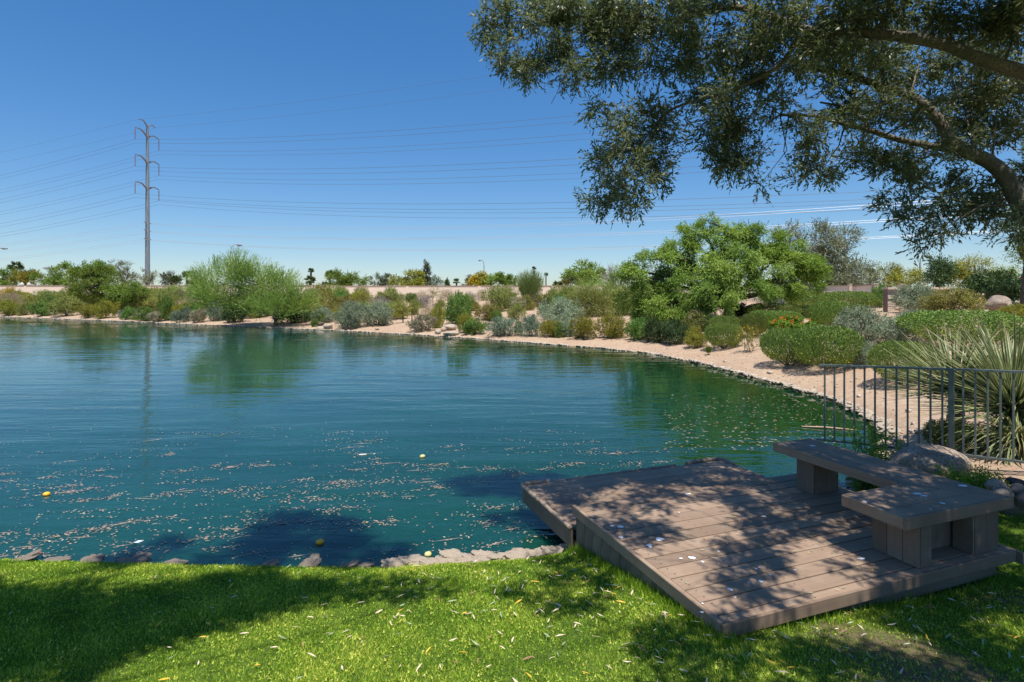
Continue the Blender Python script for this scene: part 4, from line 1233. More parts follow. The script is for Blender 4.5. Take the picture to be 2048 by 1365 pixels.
# lower step: fascias, joists and piers, curled worn rim in broken lengths
MB().plank(-.012, .010, 1.836, 2.952, .165, .318, .003, 'y').build('step_fascia', WY, deck)
MB().plank(-.012, 2.55, 2.954, 2.974, .165, .318, .003).build('step_fascia', WX, deck)
MB().plank(2.53, 2.548, 1.836, 2.952, .165, .318, .003, 'y').build('step_fascia', WY, deck)
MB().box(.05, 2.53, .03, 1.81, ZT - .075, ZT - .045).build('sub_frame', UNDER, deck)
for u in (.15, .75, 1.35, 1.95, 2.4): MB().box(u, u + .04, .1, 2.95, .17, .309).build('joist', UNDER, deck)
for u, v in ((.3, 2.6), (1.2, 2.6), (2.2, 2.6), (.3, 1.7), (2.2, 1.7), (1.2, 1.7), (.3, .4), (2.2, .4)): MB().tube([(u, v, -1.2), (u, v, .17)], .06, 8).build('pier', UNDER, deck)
def rim(pts, r=.021):
    pts = [np.array(p, float) for p in pts]
    q = []
    for i in range(len(pts) - 1):
        m = max(2, int(np.linalg.norm(pts[i + 1] - pts[i]) / .06))
        q += [pts[i] + (pts[i + 1] - pts[i]) * j / m for j in range(m)]
    q.append(pts[-1])
    q = [p + rg.randn(3) * .0016 for p in q]
    MB().tube(q, [r * rg.uniform(.9, 1.12) for _ in q], 8).build('rim', RIM, deck, True)
z = .336
rim([(-.014, 1.842, z), (-.014, 2.50, z + .003)])
rim([(-.020, 2.51, z + .004), (-.024, 2.90, z + .008), (-.015, 2.965, z + .008), (.03, 2.985, z + .008), (.30, 2.98, z + .006)], .023)
rim([(.36, 2.972, z - .002), (.95, 2.972, z), (1.9, 2.972, z + .004)], .016)
rim([(2.05, 2.974, z + .002), (2.12, 2.985, z + .012), (2.45, 2.985, z + .014), (2.545, 2.965, z + .012), (2.555, 2.85, z + .01), (2.552, 2.76, z + .004)], .024)
rim([(2.55, 2.72, z - .002), (2.55, 2.30, z - .002)], .014)
# bird droppings: thin flat splats on the boards
DROP = plain('dropping_white', (.68, .70, .72), .8, var=.12, scale=60)
rg = rng_()
def splat(px, py, w, h, zt, parent):
    Y = F * (EYE - zt) / (py - HY); X = (px - CX) / F * Y
    n_ = 14
    w *= .75; h *= .75; rx = w / 2 / F * Y; ry = h / 2 / F * Y * Y / (EYE - zt) * 1.0
    a0 = rg.rand() * .3
    vv = [(0, 0, .003)]
    for i in range(n_):
        t = 2 * math.pi * i / n_; q = rg.uniform(.72, 1.15)
        vv.append((math.cos(t) * rx * q, math.sin(t) * ry * q, .0006))
    me = mesh('bird_dropping', vv, [[0, 1 + i, 1 + (i + 1) % n_] for i in range(n_)], DROP, True)
    o = link('bird_dropping', me, parent)
    o.matrix_parent_inverse = Matrix.Identity(4)
    loc = Vector((X, Y, zt)) - Vector(DO)
    inv = Matrix.Rotation(-DA, 4, 'Z')
    o.location = inv @ loc
    o.rotation_euler = (0, 0, -DA + a0)
for q in [(1224, 1052, 11, 5), (1241, 1054, 18, 7), (1241, 1075, 13, 6), (1319, 1079, 24, 9), (1298, 1091, 17, 7), (1300, 1094, 10, 5), (1384, 1116, 22, 9), (1405, 1124, 9, 5), (1460, 1179, 13, 9), (1521, 1163, 12, 7), (1497, 1166, 7, 4),
          (1512, 1138, 8, 4), (1527, 1033, 18, 4), (1403, 1225, 11, 5), (1405, 1207, 6, 4), (1722, 1118, 24, 5), (1540, 1150, 8, 4), (1518, 1135, 8, 3), (1362, 1117, 10, 4), (1513, 1003, 4, 3), (1358, 1025, 4, 3), (1437, 1103, 4, 3), (1375, 988, 22, 4), (1470, 1195, 7, 3), (1590, 1140, 7, 3)]:
    splat(*q, ZT + .0015, deck)
# ------------------------------------------------------------------ bench
bench = empty('deck_bench', DO + np.array((0, 0, 0)), DA)
tag(bench, 'L shaped brown plank bench on box legs at the right side of the deck', 'bench')
ZS = .91
def prism(mb, poly, z0, z1):
    n_ = len(poly)
    mb.add([(x, y, z0) for x, y in poly] + [(x, y, z1) for x, y in poly], [list(range(n_ - 1, -1, -1)), list(range(n_, 2 * n_))] + [[i, (i + 1) % n_, (i + 1) % n_ + n_, i + n_] for i in range(n_)])
def diag(v): return 2.53 - v * (.45 / .455)
def diagv(u): return (2.53 - u) * (.455 / .45)
for k in range(3):
    v0 = .022 + .1405 * k; v1 = v0 + .1345
    mb = MB(); prism(mb, [(1.462, v0), (diag(v0) - .004, v0), (diag(v1) - .004, v1), (1.462, v1)], ZS - .03, ZS - .002)
    mb.build('seat_board', WX, bench)
    u1 = 2.508 - .1405 * k; u0 = u1 - .1345
    mb = MB(); prism(mb, [(u0, diagv(u0) + .002), (u1, diagv(u1) + .002), (u1, 1.668), (u0, 1.668)], ZS - .03, ZS - .002)
    mb.build('seat_board', WY, bench)
FH = .078
MB().plank(1.44, 2.53, 0, .019, ZS - FH, ZS, .004).build('seat_fascia', WX, bench)
MB().plank(1.44, 1.459, .02, .455, ZS - FH, ZS, .004, 'y').build('seat_fascia', WY, bench)
MB().plank(1.46, 2.079, .446, .465, ZS - FH, ZS, .004).build('seat_fascia', WX, bench)
MB().plank(2.062, 2.081, .467, 1.69, ZS - FH, ZS, .004, 'y').build('seat_fascia', WY, bench)
MB().plank(2.083, 2.51, 1.672, 1.691, ZS - FH, ZS, .004).build('seat_fascia', WX, bench)
MB().plank(2.512, 2.531, .02, 1.691, ZS - FH, ZS, .004, 'y').build('seat_fascia', WY, bench)
def box_leg(u0, u1, v0, v1, nu, nv):
    z0, z1 = ZT, ZS - .03
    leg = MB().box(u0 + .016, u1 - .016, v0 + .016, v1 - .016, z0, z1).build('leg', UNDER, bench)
    for i in range(nv):
        a = v0 + (v1 - v0) * i / nv; b_ = v0 + (v1 - v0) * (i + 1) / nv
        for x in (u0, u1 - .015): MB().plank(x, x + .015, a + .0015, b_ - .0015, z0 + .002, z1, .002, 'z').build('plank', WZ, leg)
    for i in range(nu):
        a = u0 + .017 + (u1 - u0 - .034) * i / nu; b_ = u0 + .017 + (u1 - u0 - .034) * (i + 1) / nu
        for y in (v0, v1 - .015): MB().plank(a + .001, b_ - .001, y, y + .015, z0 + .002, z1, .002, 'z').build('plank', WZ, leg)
box_leg(1.65, 1.775, .06, .385, 1, 3)
box_leg(2.20, 2.475, .06, .195, 2, 1)
box_leg(1.93, 2.475, .215, .395, 4, 1)
box_leg(2.15, 2.455, 1.31, 1.50, 2, 1)
for q in [(1625, 892, 18, 4), (1730, 1004, 12, 5), (1835, 988, 34, 5), (1848, 992, 20, 5), (1885, 1007, 14, 5), (1925, 972, 26, 5), (1861, 1019, 5, 3)]:
    splat(*q, ZS + .0008, bench)
for c in bench.children:
    if c.name.startswith('bird_dropping'): c.location.z = ZS + .0008

# ------------------------------------------------------------------ metal fence
fm = plain('fence_paint', (.14, .165, .15), .45, .2, .18, 20)
F0, F1, F2, F3 = [np.array(p) for p in ((3.745, 6.745, 1.470), (4.70, 5.98, 1.526), (5.10, 5.56, 1.574), (6.2, 4.55, 1.62))]
fence = empty('metal_fence', (F1[0], F1[1], F1[2] - 1.0))
O = np.array((F1[0], F1[1], F1[2] - 1.0))
tag(fence, 'low grey green metal picket fence running from the water past the boulder', 'fence')
def bar(name, a, b, w, h):
    """flat bar from a to b"""
    a = np.array(a) - O; b = np.array(b) - O
    d = unit(b - a); s = unit(np.cross(d, (0, 0, 1.0))); up = np.cross(s, d)
    v = []
    for p in (a, b):
        for i, j in ((-1, -1), (1, -1), (1, 1), (-1, 1)): v.append(p + s * w / 2 * i + up * h / 2 * j)
    mb = MB(); mb.add(v, [[0, 1, 5, 4], [1, 2, 6, 5], [2, 3, 7, 6], [3, 0, 4, 7], [3, 2, 1, 0], [4, 5, 6, 7]])
    return mb.build(name, fm, fence)
e0 = unit(F0 - F1)
bar('top_rail', F0 + e0 * .03, F1, .042, .022)
bar('top_rail', F1 - e0 * .001 + (F2 - F1) * .06, F3, .042, .022)
dn = np.array((0, 0, -.90))
bar('bottom_rail', F0 + e0 * .07 + dn, F1 + dn, .03, .022)
bar('bottom_rail', F1 + (F2 - F1) * .06 + dn, F3 + dn, .03, .022)
def picket(p):
    x, y = p[0] - O[0], p[1] - O[1]; zt = p[2] - O[2] - .012; w = .0095
    me = MB().plank(-w, w, -w, w, zt - .888, zt, .002, 'z').me('picket', fm)
    link('picket', me, fence, (x, y, 0), (0, 0, -.7))
for i in range(12): picket(F0 + (F1 - F0) * ((i + .25) / 12))
L2 = np.linalg.norm(F3 - F1)
for i in range(1, int(L2 / .099)):
    t = i * .099
    d12 = np.linalg.norm(F2 - F1)
    p = F1 + (F2 - F1) * t / d12 if t < d12 else F2 + (F3 - F2) * (t - d12) / np.linalg.norm(F3 - F2)
    q = F1 + (F3 - F1) * t / L2
    picket(q)
MB().plank(-.026, .026, -.026, .026, -1.0 + .0, 1.012, .004, 'z').build('post', fm, fence).rotation_euler = (0, 0, -.7)
MB().plank(-.026, .026, -.026, .026, -1.0, 1.012, .004, 'z').build('post', fm, fence, loc=(F3 - O + np.array((0, 0, -1.0)))).rotation_euler = (0, 0, -.7)

# ------------------------------------------------------------------ stones and boulders
import bmesh
from mathutils import noise as mn
def rock_me(name, mat, seed, sub=2, amp=.28, freq=1.1, sq=(1, 1, 1), smooth=True):
    bm = bmesh.new(); bmesh.ops.create_icosphere(bm, subdivisions=sub, radius=1)
    off = Vector((seed * 3.7, seed * 1.3, seed * 2.1))
    for v in bm.verts:
        d = mn.noise(v.co * freq + off) * amp * 1.4 + mn.noise(v.co * freq * 3 + off) * amp * .35
        if sub > 3: d += mn.noise(v.co * freq * 9 + off) * amp * .10
        v.co = v.co * (1 + d)
        v.co = Vector((v.co.x * sq[0], v.co.y * sq[1], v.co.z * sq[2]))
    me = bpy.data.meshes.new(name); bm.to_mesh(me); bm.free(); me.materials.append(mat)
    if smooth: me.polygons.foreach_set('use_smooth', np.ones(len(me.polygons), bool))
    return me
RK = rock_mat('boulder_rock', (.20, .15, .11), (.36, .285, .215), (.50, .415, .32), 1.3)
RP = rock_mat('pale_rock', (.33, .25, .18), (.50, .41, .31), (.62, .54, .44), 1.5)
RD = rock_mat('dark_rock', (.06, .045, .04), (.12, .09, .08), (.2, .16, .14), 1.5)
RG = rock_mat('grey_river_rock', (.16, .14, .12), (.25, .22, .19), (.36, .32, .28), 2.5)
RC = rock_mat('crust_rock', (.36, .28, .20), (.52, .43, .33), (.64, .55, .45), 2.5)
def boulder(px, py, Y, w, h, mat, label, seed, rz=0., deep=.75, sub=4, z=None, name='boulder', group=None, amp=.2):
    c = P(px, py, Y); W = w / F * Y / 2; H = h / F * Y / 2
    o = link(name, rock_me(name, mat, seed, sub, amp), None, c if z is None else (c[0], c[1], z), (0, 0, rz), (W, W * deep, H))
    return tag(o, label, 'rock', group)
boulder(1862, 932, 5.75, 168, 84, RK, 'large smooth brown boulder between the bench and the metal fence', 5, .15, .6, 5, amp=.1)
for i, (px, py, Y, w, h, m, lb) in enumerate([(1990, 972, 5.0, 36, 24, RC, 'flat tan stone nearest the weeds behind the bench corner'), (2004, 988, 4.8, 46, 34, RG, 'rounded grey stone touching the bench corner'), (2036, 984, 4.9, 34, 30, RG, 'grey stone right of the rounded one at the edge'),
                                              (2050, 1004, 4.75, 34, 32, RG, 'grey stone cut by the right edge'), (2032, 965, 5.1, 34, 16, RD, 'small dark flat stone behind the grey ones')]):
    boulder(px, py, Y, w, h, m, lb, 20 + i, i * .7, .8, 3, name='stone', group='stones behind the bench')
for i, (px, py, w, h, m, lb) in enumerate([(1712, 962, 38, 20, RD, 'wet dark stone in the water under the bench, left'), (1752, 973, 42, 18, RD, 'wet dark stone in the water under the bench, right'), (1716, 985, 52, 12, RG, 'grey stone at the waterline under the bench')]):
    Y = F * (EYE - .03) / (py + 4 - HY)
    boulder(px, py, Y, w, h, m, lb, 30 + i, 0, .8, 3, name='stone', group='wet stones under the bench')
for i, (px, py, w, h, m, lb) in enumerate([(640, 648, 16, 9, RD, 'small dark red boulder of the left pale group'), (641, 659, 17, 13, RP, 'white boulder touching the water in the left group'), (656, 653, 19, 13, RP, 'rounded tan boulder of the left group'),
                                           (901, 655, 24, 13, RP, 'largest boulder on top of the centre group'), (887, 659, 12, 11, RP, 'round boulder in the middle of the centre group'), (876, 664, 14, 9, RP, 'leftmost low boulder of the centre group'), (902, 667, 31, 10, RP, 'long flat boulder at the front of the centre group'),
                                           (754, 658, 9, 5, RP, 'small pale stone lying by weeds near the silver bushes')]):
    Y = hit(px, py + h * .4)[1]
    boulder(px, py, Y, w, h, m, lb, 40 + i, i, .9, 3, group='pale boulders on the far shore')
boulder(1999, 610, hit(1999, 626)[1], 46, 34, RK, 'round brown boulder under the dark hedge shrub', 61, 0, .9, 4)
boulder(2042, 607, hit(2042, 618)[1], 50, 20, RC, 'tan rocks right of the round boulder under the hedge', 62, 0, .9, 3)
boulder(1724, 612, hit(1740, 617)[1], 18, 10, RD, 'black rock on the ground before the shaded wall', 63, 0, .9, 3)
boulder(1330, 602, hit(1330, 608)[1], 40, 16, plain('red_rock', (.42, .22, .17), .9), 'reddish soil mound seen under the mesquite limbs', 64, 0, .9, 3, name='soil_mound')

# stone edging of the lake: single stones where they can be told apart, the rest in one mesh
rg = rng_()
RCR = rock_mat('tan_crust', (.40, .31, .22), (.60, .49, .37), (.72, .62, .50), 9)
RCB = rock_mat('shaded_brown_crust', (.19, .15, .12), (.32, .26, .20), (.45, .38, .30), 7)  # grey brown of the left stones, darkened to paint in their shade
var = [rock_me('stone', RCR if i < 3 else RCB if i < 6 else RC, 70 + i, 3, .6, 1.7) for i in range(9)]
nearroot = empty('shore_edging', (-1.5, 4.8, 0)); tag(nearroot, 'crusty tan stones along the edge of the lawn', 'stone edging')
farroot = empty('shore_edging', (6.5, 12, 0)); tag(farroot, 'broken pale stone edging along the right and far shore', 'stone edging')
def along(i0, i1, step):
    pts = []
    for i in range(i0, i1):
        a, b = SHA[i, :2], SHA[i + 1, :2]; L = np.linalg.norm(b - a); d = (b - a) / L
        m = max(1, int(L / step))
        for j in range(m): pts.append((a + d * (j + .5) * L / m, d))
    return pts
def st(parent, p, z, s, k):
    o = link('stone', var[k % 9], parent, np.array((p[0], p[1], z)) - np.array(parent.location), (rg.uniform(-.3, .3), rg.uniform(-.3, .3), rg.uniform(-.4, .4) + 3.14 * rg.randint(2)), s)
    return o
cnt = 0
for (p, d) in along(3, 8, .07):
    x = p[0]; nrm = np.array((-d[1], d[0]))
    if -5.2 < x < .75:
        if x > -1.0:      # nearly continuous crust
            s = rg.uniform(.035, .07); q = p + nrm * rg.uniform(-.05, .05) - np.array((0, .02))
            st(nearroot, q, .05 + rg.rand() * .03, (s * 1.6, s * 1.0, s * rg.uniform(.35, .6)), 0); cnt += 1
        elif False:
            s = rg.uniform(.03, .06); q = p + nrm * rg.uniform(-.05, .02)
            st(nearroot, q, .055 + rg.rand() * .02, (s * 1.8, s, s * .4), 3); cnt += 1
for px, w, h in ((28, 60, 18), (100, 40, 10), (172, 44, 12), (258, 66, 20), (345, 40, 6), (622, 54, 24), (700, 44, 16), (540, 24, 6), (735, 40, 14), (975, 60, 26), (1100, 76, 36), (1140, 66, 30), (1050, 40, 24), (900, 60, 16), (830, 60, 14)):
    Y = 4.76 if px < 900 else 4.84
    x = (px - CX) / F * Y; yy = float(np.interp(x, SHA[2:9, 0], SHA[2:9, 1]))
    st(nearroot, (x, yy + .02), .045 if px > 780 else .03, (w / F * Y / 2 * (1 if px > 780 else .8), .09, h / F * Y * (.28 if px > 780 else .34)), cnt % 3 + 3 * (px < 780)); cnt += 1
FARV = []; FARF = []; nfar = 0
base_ico = [var[i] for i in range(9)]
lowv = []
for i in range(5):
    m_ = rock_me('x', RC, 90 + i, 1, .4, 1.3, smooth=False); lowv.append((np.array([v.co[:] for v in m_.vertices]), [list(p.vertices) for p in m_.polygons])); bpy.data.meshes.remove(m_)
fv, ff, off = [], [], 0
for (p, d) in along(12, 32, .13):
    nrm = np.array((d[1], -d[0]))
    Yd = p[1]
    if p[0] < -75 or rg.rand() < .12: continue
    for row in range(2 if Yd < 19 else 1):
        s = rg.uniform(.035, .085) if Yd < 24 else rg.uniform(.05, .09)
        q = p - nrm * (rg.uniform(-.06, .1) + row * .16)
        z = .012 + row * .05 + rg.rand() * .02
        if nfar < 285 and Yd < 22 and (row == 0 or Yd < 14):
            st(farroot, q, z, (s * 1.3, s, s * .55), rg.choice([0, 1, 2, 6, 7, 8])); nfar += 1
        else:
            vv, fc = lowv[rg.randint(5)]
            a = rg.rand() * 6.28; c_, s_ = math.cos(a), math.sin(a)
            w = vv * np.array((s * 1.6, s * 1.1, s * .6))
            w = np.stack([w[:, 0] * c_ - w[:, 1] * s_, w[:, 0] * s_ + w[:, 1] * c_, w[:, 2]], -1) + np.array((q[0] - 6.5, q[1] - 12, z))
            fv.append(w); ff += [[i + off for i in t] for t in fc]; off += len(w)
o = link('rubble', mesh('rubble', np.concatenate(fv), ff, RC), farroot); o['kind'] = 'stuff'
# loose gravel and twigs on the right bank
fv, ff, off = [], [], 0
for _ in range(2600):
    x = rg.uniform(4.5, 17); y = rg.uniform(6.5, 22)
    zz, dd = terrain(np.array([x]), np.array([y]), True)
    if dd[0] < .15 or dd[0] > 5: continue
    vv, fc = lowv[rg.randint(5)]; s = rg.uniform(.008, .028) * (1 + (rg.rand() < .06) * 1.5)
    fv.append(vv * np.array((s, s, s * .7)) + np.array((x, y, zz[0] + s * .3))); ff += [[i + off for i in t] for t in fc]; off += len(vv)
tag(link('gravel', mesh('gravel', np.concatenate(fv), ff, RC)), 'loose tan gravel scattered on the right bank', kind='stuff')

# ------------------------------------------------------------------ yucca clumps behind the fence
ym, nt, b, o = newmat('striped_blade')
ea = nt.nodes.new('ShaderNodeAttribute'); ea.attribute_name = 'edge'
ta = nt.nodes.new('ShaderNodeAttribute'); ta.attribute_name = 'along'
oi = nt.nodes.new('ShaderNodeObjectInfo')
cc = mixc(nt, oi.outputs['Random'], (.07, .13, .045), (.15, .22, .08))
c = mixc(nt, ramp(nt, ea.outputs['Fac'], [(.45, (0, 0, 0)), (.8, (1, 1, 1))]), cc, (.55, .52, .24))
c = mixc(nt, ramp(nt, ta.outputs['Fac'], [(.86, (0, 0, 0)), (.96, (1, 1, 1))]), c, (.36, .22, .13))
nt.links.new(c, b.inputs['Base Color']); b.inputs['Roughness'].default_value = .38
tr = nt.nodes.new('ShaderNodeBsdfTranslucent'); nt.links.new(c, tr.inputs[0]); mx = nt.nodes.new('ShaderNodeMixShader'); mx.inputs[0].default_value = .25
nt.links.new(b.outputs[0], mx.inputs[1]); nt.links.new(tr.outputs[0], mx.inputs[2]); nt.links.new(mx.outputs[0], o.inputs[0])
def blade(droop, w, curl=0.):
    v, e, al_ = [], [], []
    m = 6
    for i in range(m + 1):
        t = i / m; x = math.sin(min(1.57, t * 1.0)) / math.sin(1.0) if droop > .5 else t
        zc = -droop * t * t * .6; ww = w * (1 - t) ** .65 * (.7 + .6 * min(1, t * 4)) * .5 + .0004
        for j, s in enumerate((-1, 0, 1)):
            v.append((x * (1 - droop * .25 * t), s * ww + curl * t * t, zc + abs(s) * ww * .5)); e.append(abs(s)); al_.append(t)
    f = []
    for i in range(m):
        for j in range(2): f.append([i * 3 + j, i * 3 + j + 1, i * 3 + j + 4, i * 3 + j + 3])
    return mesh('leaf', v, f, ym, True, {'edge': e, 'along': al_})
def rosette(cx, cy, cz, n_, ln, w, droops, elmin, elmax, label, azr=(0, 6.283), name='yucca', core=.1):
    root = empty(name, (cx, cy, tz(cx, cy)))
    rg = rng_(); bl = [blade(d, w, rg.uniform(-.05, .05)) for d in droops for _ in range(2)]
    h = cz - tz(cx, cy)
    MB().tube([(0, 0, -.1), (0, 0, h * .6), (0, 0, h)], [core * 1.3, core, core * .5], 9).build('trunk', G['dry_core'], root)
    for i in range(n_):
        t = (i + .5) / n_
        el = elmin + (elmax - elmin) * rg.rand() ** .9
        az = rg.uniform(*azr)
        L = ln * rg.uniform(.75, 1.08)
        o = link('leaf', bl[rg.randint(len(bl))], root, (math.cos(az) * .04, math.sin(az) * .04, h + rg.uniform(-.12, .02)), (rg.uniform(-.5, .5), -el, az), (L, L * 1., L))
    V, FF, E, AL, off = [], [], [], [], 0
    for i in range(n_):
        me = bl[rg.randint(len(bl))]; co = np.array([q.co[:] for q in me.vertices])
        el = elmin + (elmax - elmin) * rg.rand(); az = rg.uniform(*azr); L = ln * rg.uniform(.6, 1.05)
        M_ = np.array((Matrix.Rotation(az, 3, 'Z') @ Matrix.Rotation(-el, 3, 'Y') @ Matrix.Rotation(rg.uniform(-.5, .5), 3, 'X')))
        V.append(co * L @ M_.T + np.array((0, 0, h - rg.rand() * .15))); FF += [[j + off for j in q.vertices] for q in me.polygons]; off += len(co)
        for nm, lst in (('edge', E), ('along', AL)):
            t = np.empty(len(co), np.float32); me.attributes[nm].data.foreach_get('value', t); lst.append(t)
    o = link('inner_leaves', mesh('inner_leaves', np.concatenate(V), FF, ym, True, {'edge': np.concatenate(E), 'along': np.concatenate(AL)}), root)
    o['kind'] = 'stuff'
    return tag(root, label, 'yucca', 'yucca rosettes behind the fence')
G['dry_core'] = plain('dead_leaf_core', (.22, .17, .10), .9)
rosette(6.15, 6.85, .98, 295, 1.25, .025, (.04, .14, .25), -.22, 1.35, 'tallest striped yucca rosette behind the right end of the fence')
rosette(6.15, 7.75, 1.02, 200, 1.1, .025, (.05, .2), -.1, 1.3, 'second yucca rosette standing behind the tallest one')
rosette(5.75, 6.35, .68, 190, .70, .030, (.5, .8, 1.1), -.1, 1.1, 'low arching yellow striped yucca close to the fence')
rosette(6.35, 6.1, .62, 170, .72, .030, (.6, .9, 1.2), -.1, 1.0, 'low drooping yucca at the right edge under the tallest rosette')
# low green undergrowth at the fence foot
plant('green', 1950, 905, 100, 50, 'leafy undergrowth at the fence foot below the yucca', Y=6.7)
plant('dark', 1880, 890, 60, 46, 'dark leafy bush left of the fence post under the yucca blades', Y=7.1)
# willow like sprout in front of the fence
def sprout(name, label, cx, cy, cz, n_st, h, sp, ll, lw, k, mat='weed', cat='weed', spr=.6):
    rg = rng_(); root = empty(name, (cx, cy, cz)); mb = MB(); A, D = [], []
    for i in range(n_st):
        e = np.array((rg.uniform(-sp, sp), rg.uniform(-sp, sp) * .7, h * rg.uniform(.5, 1.0)))
        pts = spline([(0, 0, -.05), e * np.array((.35, .35, .55)) + rg.randn(3) * .02, e], 5)
        mb.tube(pts, [.006 * (1 - .7 * j / (len(pts) - 1)) for j in range(len(pts))], 4, False)
        for j in range(1, len(pts)):
            for _ in range(2):
                A.append(pts[j]); D.append(unit(rg.randn(3) * .6 + unit(e) * .9 + np.array((0, 0, -.1))))
    A = np.array(A); D = np.array(D)
    v, t = sprig_leaves(A, D, .14, k, ll, lw, spr, rg, .4, rg.rand(len(A)))
    link('foliage', mesh('foliage', v, np.arange(len(v)).reshape(-1, 4), G[mat], attr={'tint': t}), root)
    mb.build('stems', TWIG, root)
    return tag(root, label, cat)
sprout('willow_sprout', 'bright green willow like sprout rising from the water before the fence', 3.88, 6.15, .0, 20, .80, .36, .085, .013, 6, spr=.5)
x, y = P(1948, 958, 5.2)[:2]
sprout('weed_clump', 'light green weed clump between the boulder and the small stones', x, y, tz(x, y), 46, .28, .22, .035, .010, 6)
x, y = P(1985, 958, 5.3)[:2]
sprout('weed_clump', 'low weed patch right of the taller weed clump', x, y, tz(x, y), 22, .12, .2, .035, .012, 5)
# ------------------------------------------------------------------ olive tree overhead (trunk just outside the right edge)
rg = rng_()
OT = np.array((5.0, 4.3, .45))
olive = empty('olive_tree', OT)
tag(olive, 'large olive tree whose leafy limbs hang into the view from the upper right', 'tree')
LIMB = [
    ([(5.0, 4.3, .3), (4.85, 4.45, 1.5), P(2120, 500, 4.75)], .24, .17),
    ([P(2120, 500, 4.75), P(2050, 425, 4.8), P(2011, 355, 4.85), P(1974, 322, 4.9), P(1912, 293, 4.95), P(1875, 238, 5.0), P(1831, 198, 5.1), P(1773, 176, 5.2), P(1690, 150, 5.3), P(1600, 130, 5.4)], .105, .035),
    ([P(1905, 300, 4.95), P(1850, 290, 5.0), P(1791, 278, 5.05), P(1736, 260, 5.05), P(1690, 250, 5.1), P(1645, 234, 5.2), P(1560, 230, 5.2)], .045, .018),
    ([P(1740, 262, 5.05), P(1722, 235, 5.1), P(1690, 215, 5.2), P(1640, 205, 5.3)], .024, .012),
    ([P(2120, 500, 4.75), P(2260, 330, 4.4), P(2180, 190, 4.2), P(2048, 146, 4.15), P(1956, 117, 4.15), P(1883, 88, 4.2), P(1773, 70, 4.3), P(1700, 66, 4.35), P(1619, 62, 4.4), P(1540, 32, 4.5), P(1480, 16, 4.6), P(1445, 18, 4.7), P(1378, 30, 4.8), P(1338, 44, 4.85), P(1294, 36, 4.95), P(1200, 30, 5.1), P(1080, 45, 5.2)], .082, .014),
    ([P(1600, 70, 4.4), P(1560, 130, 4.6), P(1500, 165, 4.7), P(1440, 190, 4.8), P(1374, 207, 4.8), P(1330, 229, 4.8), P(1280, 290, 4.8)], .030, .010),
    ([P(2180, 190, 4.2), P(2100, -60, 3.6), (2.9, 2.9, 5.0), (1.9, 2.2, 4.9)], .06, .012),
    ([P(2260, 330, 4.4), (4.6, 2.8, 4.4), (3.2, 1.6, 4.5), (2.0, 1.2, 4.5)], .07, .012)]
LP = []
for i, (pts, r0, r1) in enumerate(LIMB):
    sp_ = spline([np.array(p, float) for p in pts], 5)
    m = len(sp_)
    rad = [.76 * (r0 + (r1 - r0) * (j / (m - 1)) ** .8) * rg.uniform(.93, 1.08) for j in range(m)]
    mb = MB(); mb.tube([p - OT for p in sp_], rad, 14 if i in (0, 1, 4) else 10)
    mb.build('trunk' if i == 0 else 'limb', BARKL, olive, True)
    if i: LP += [(p, r) for p, r in zip(sp_, rad)]
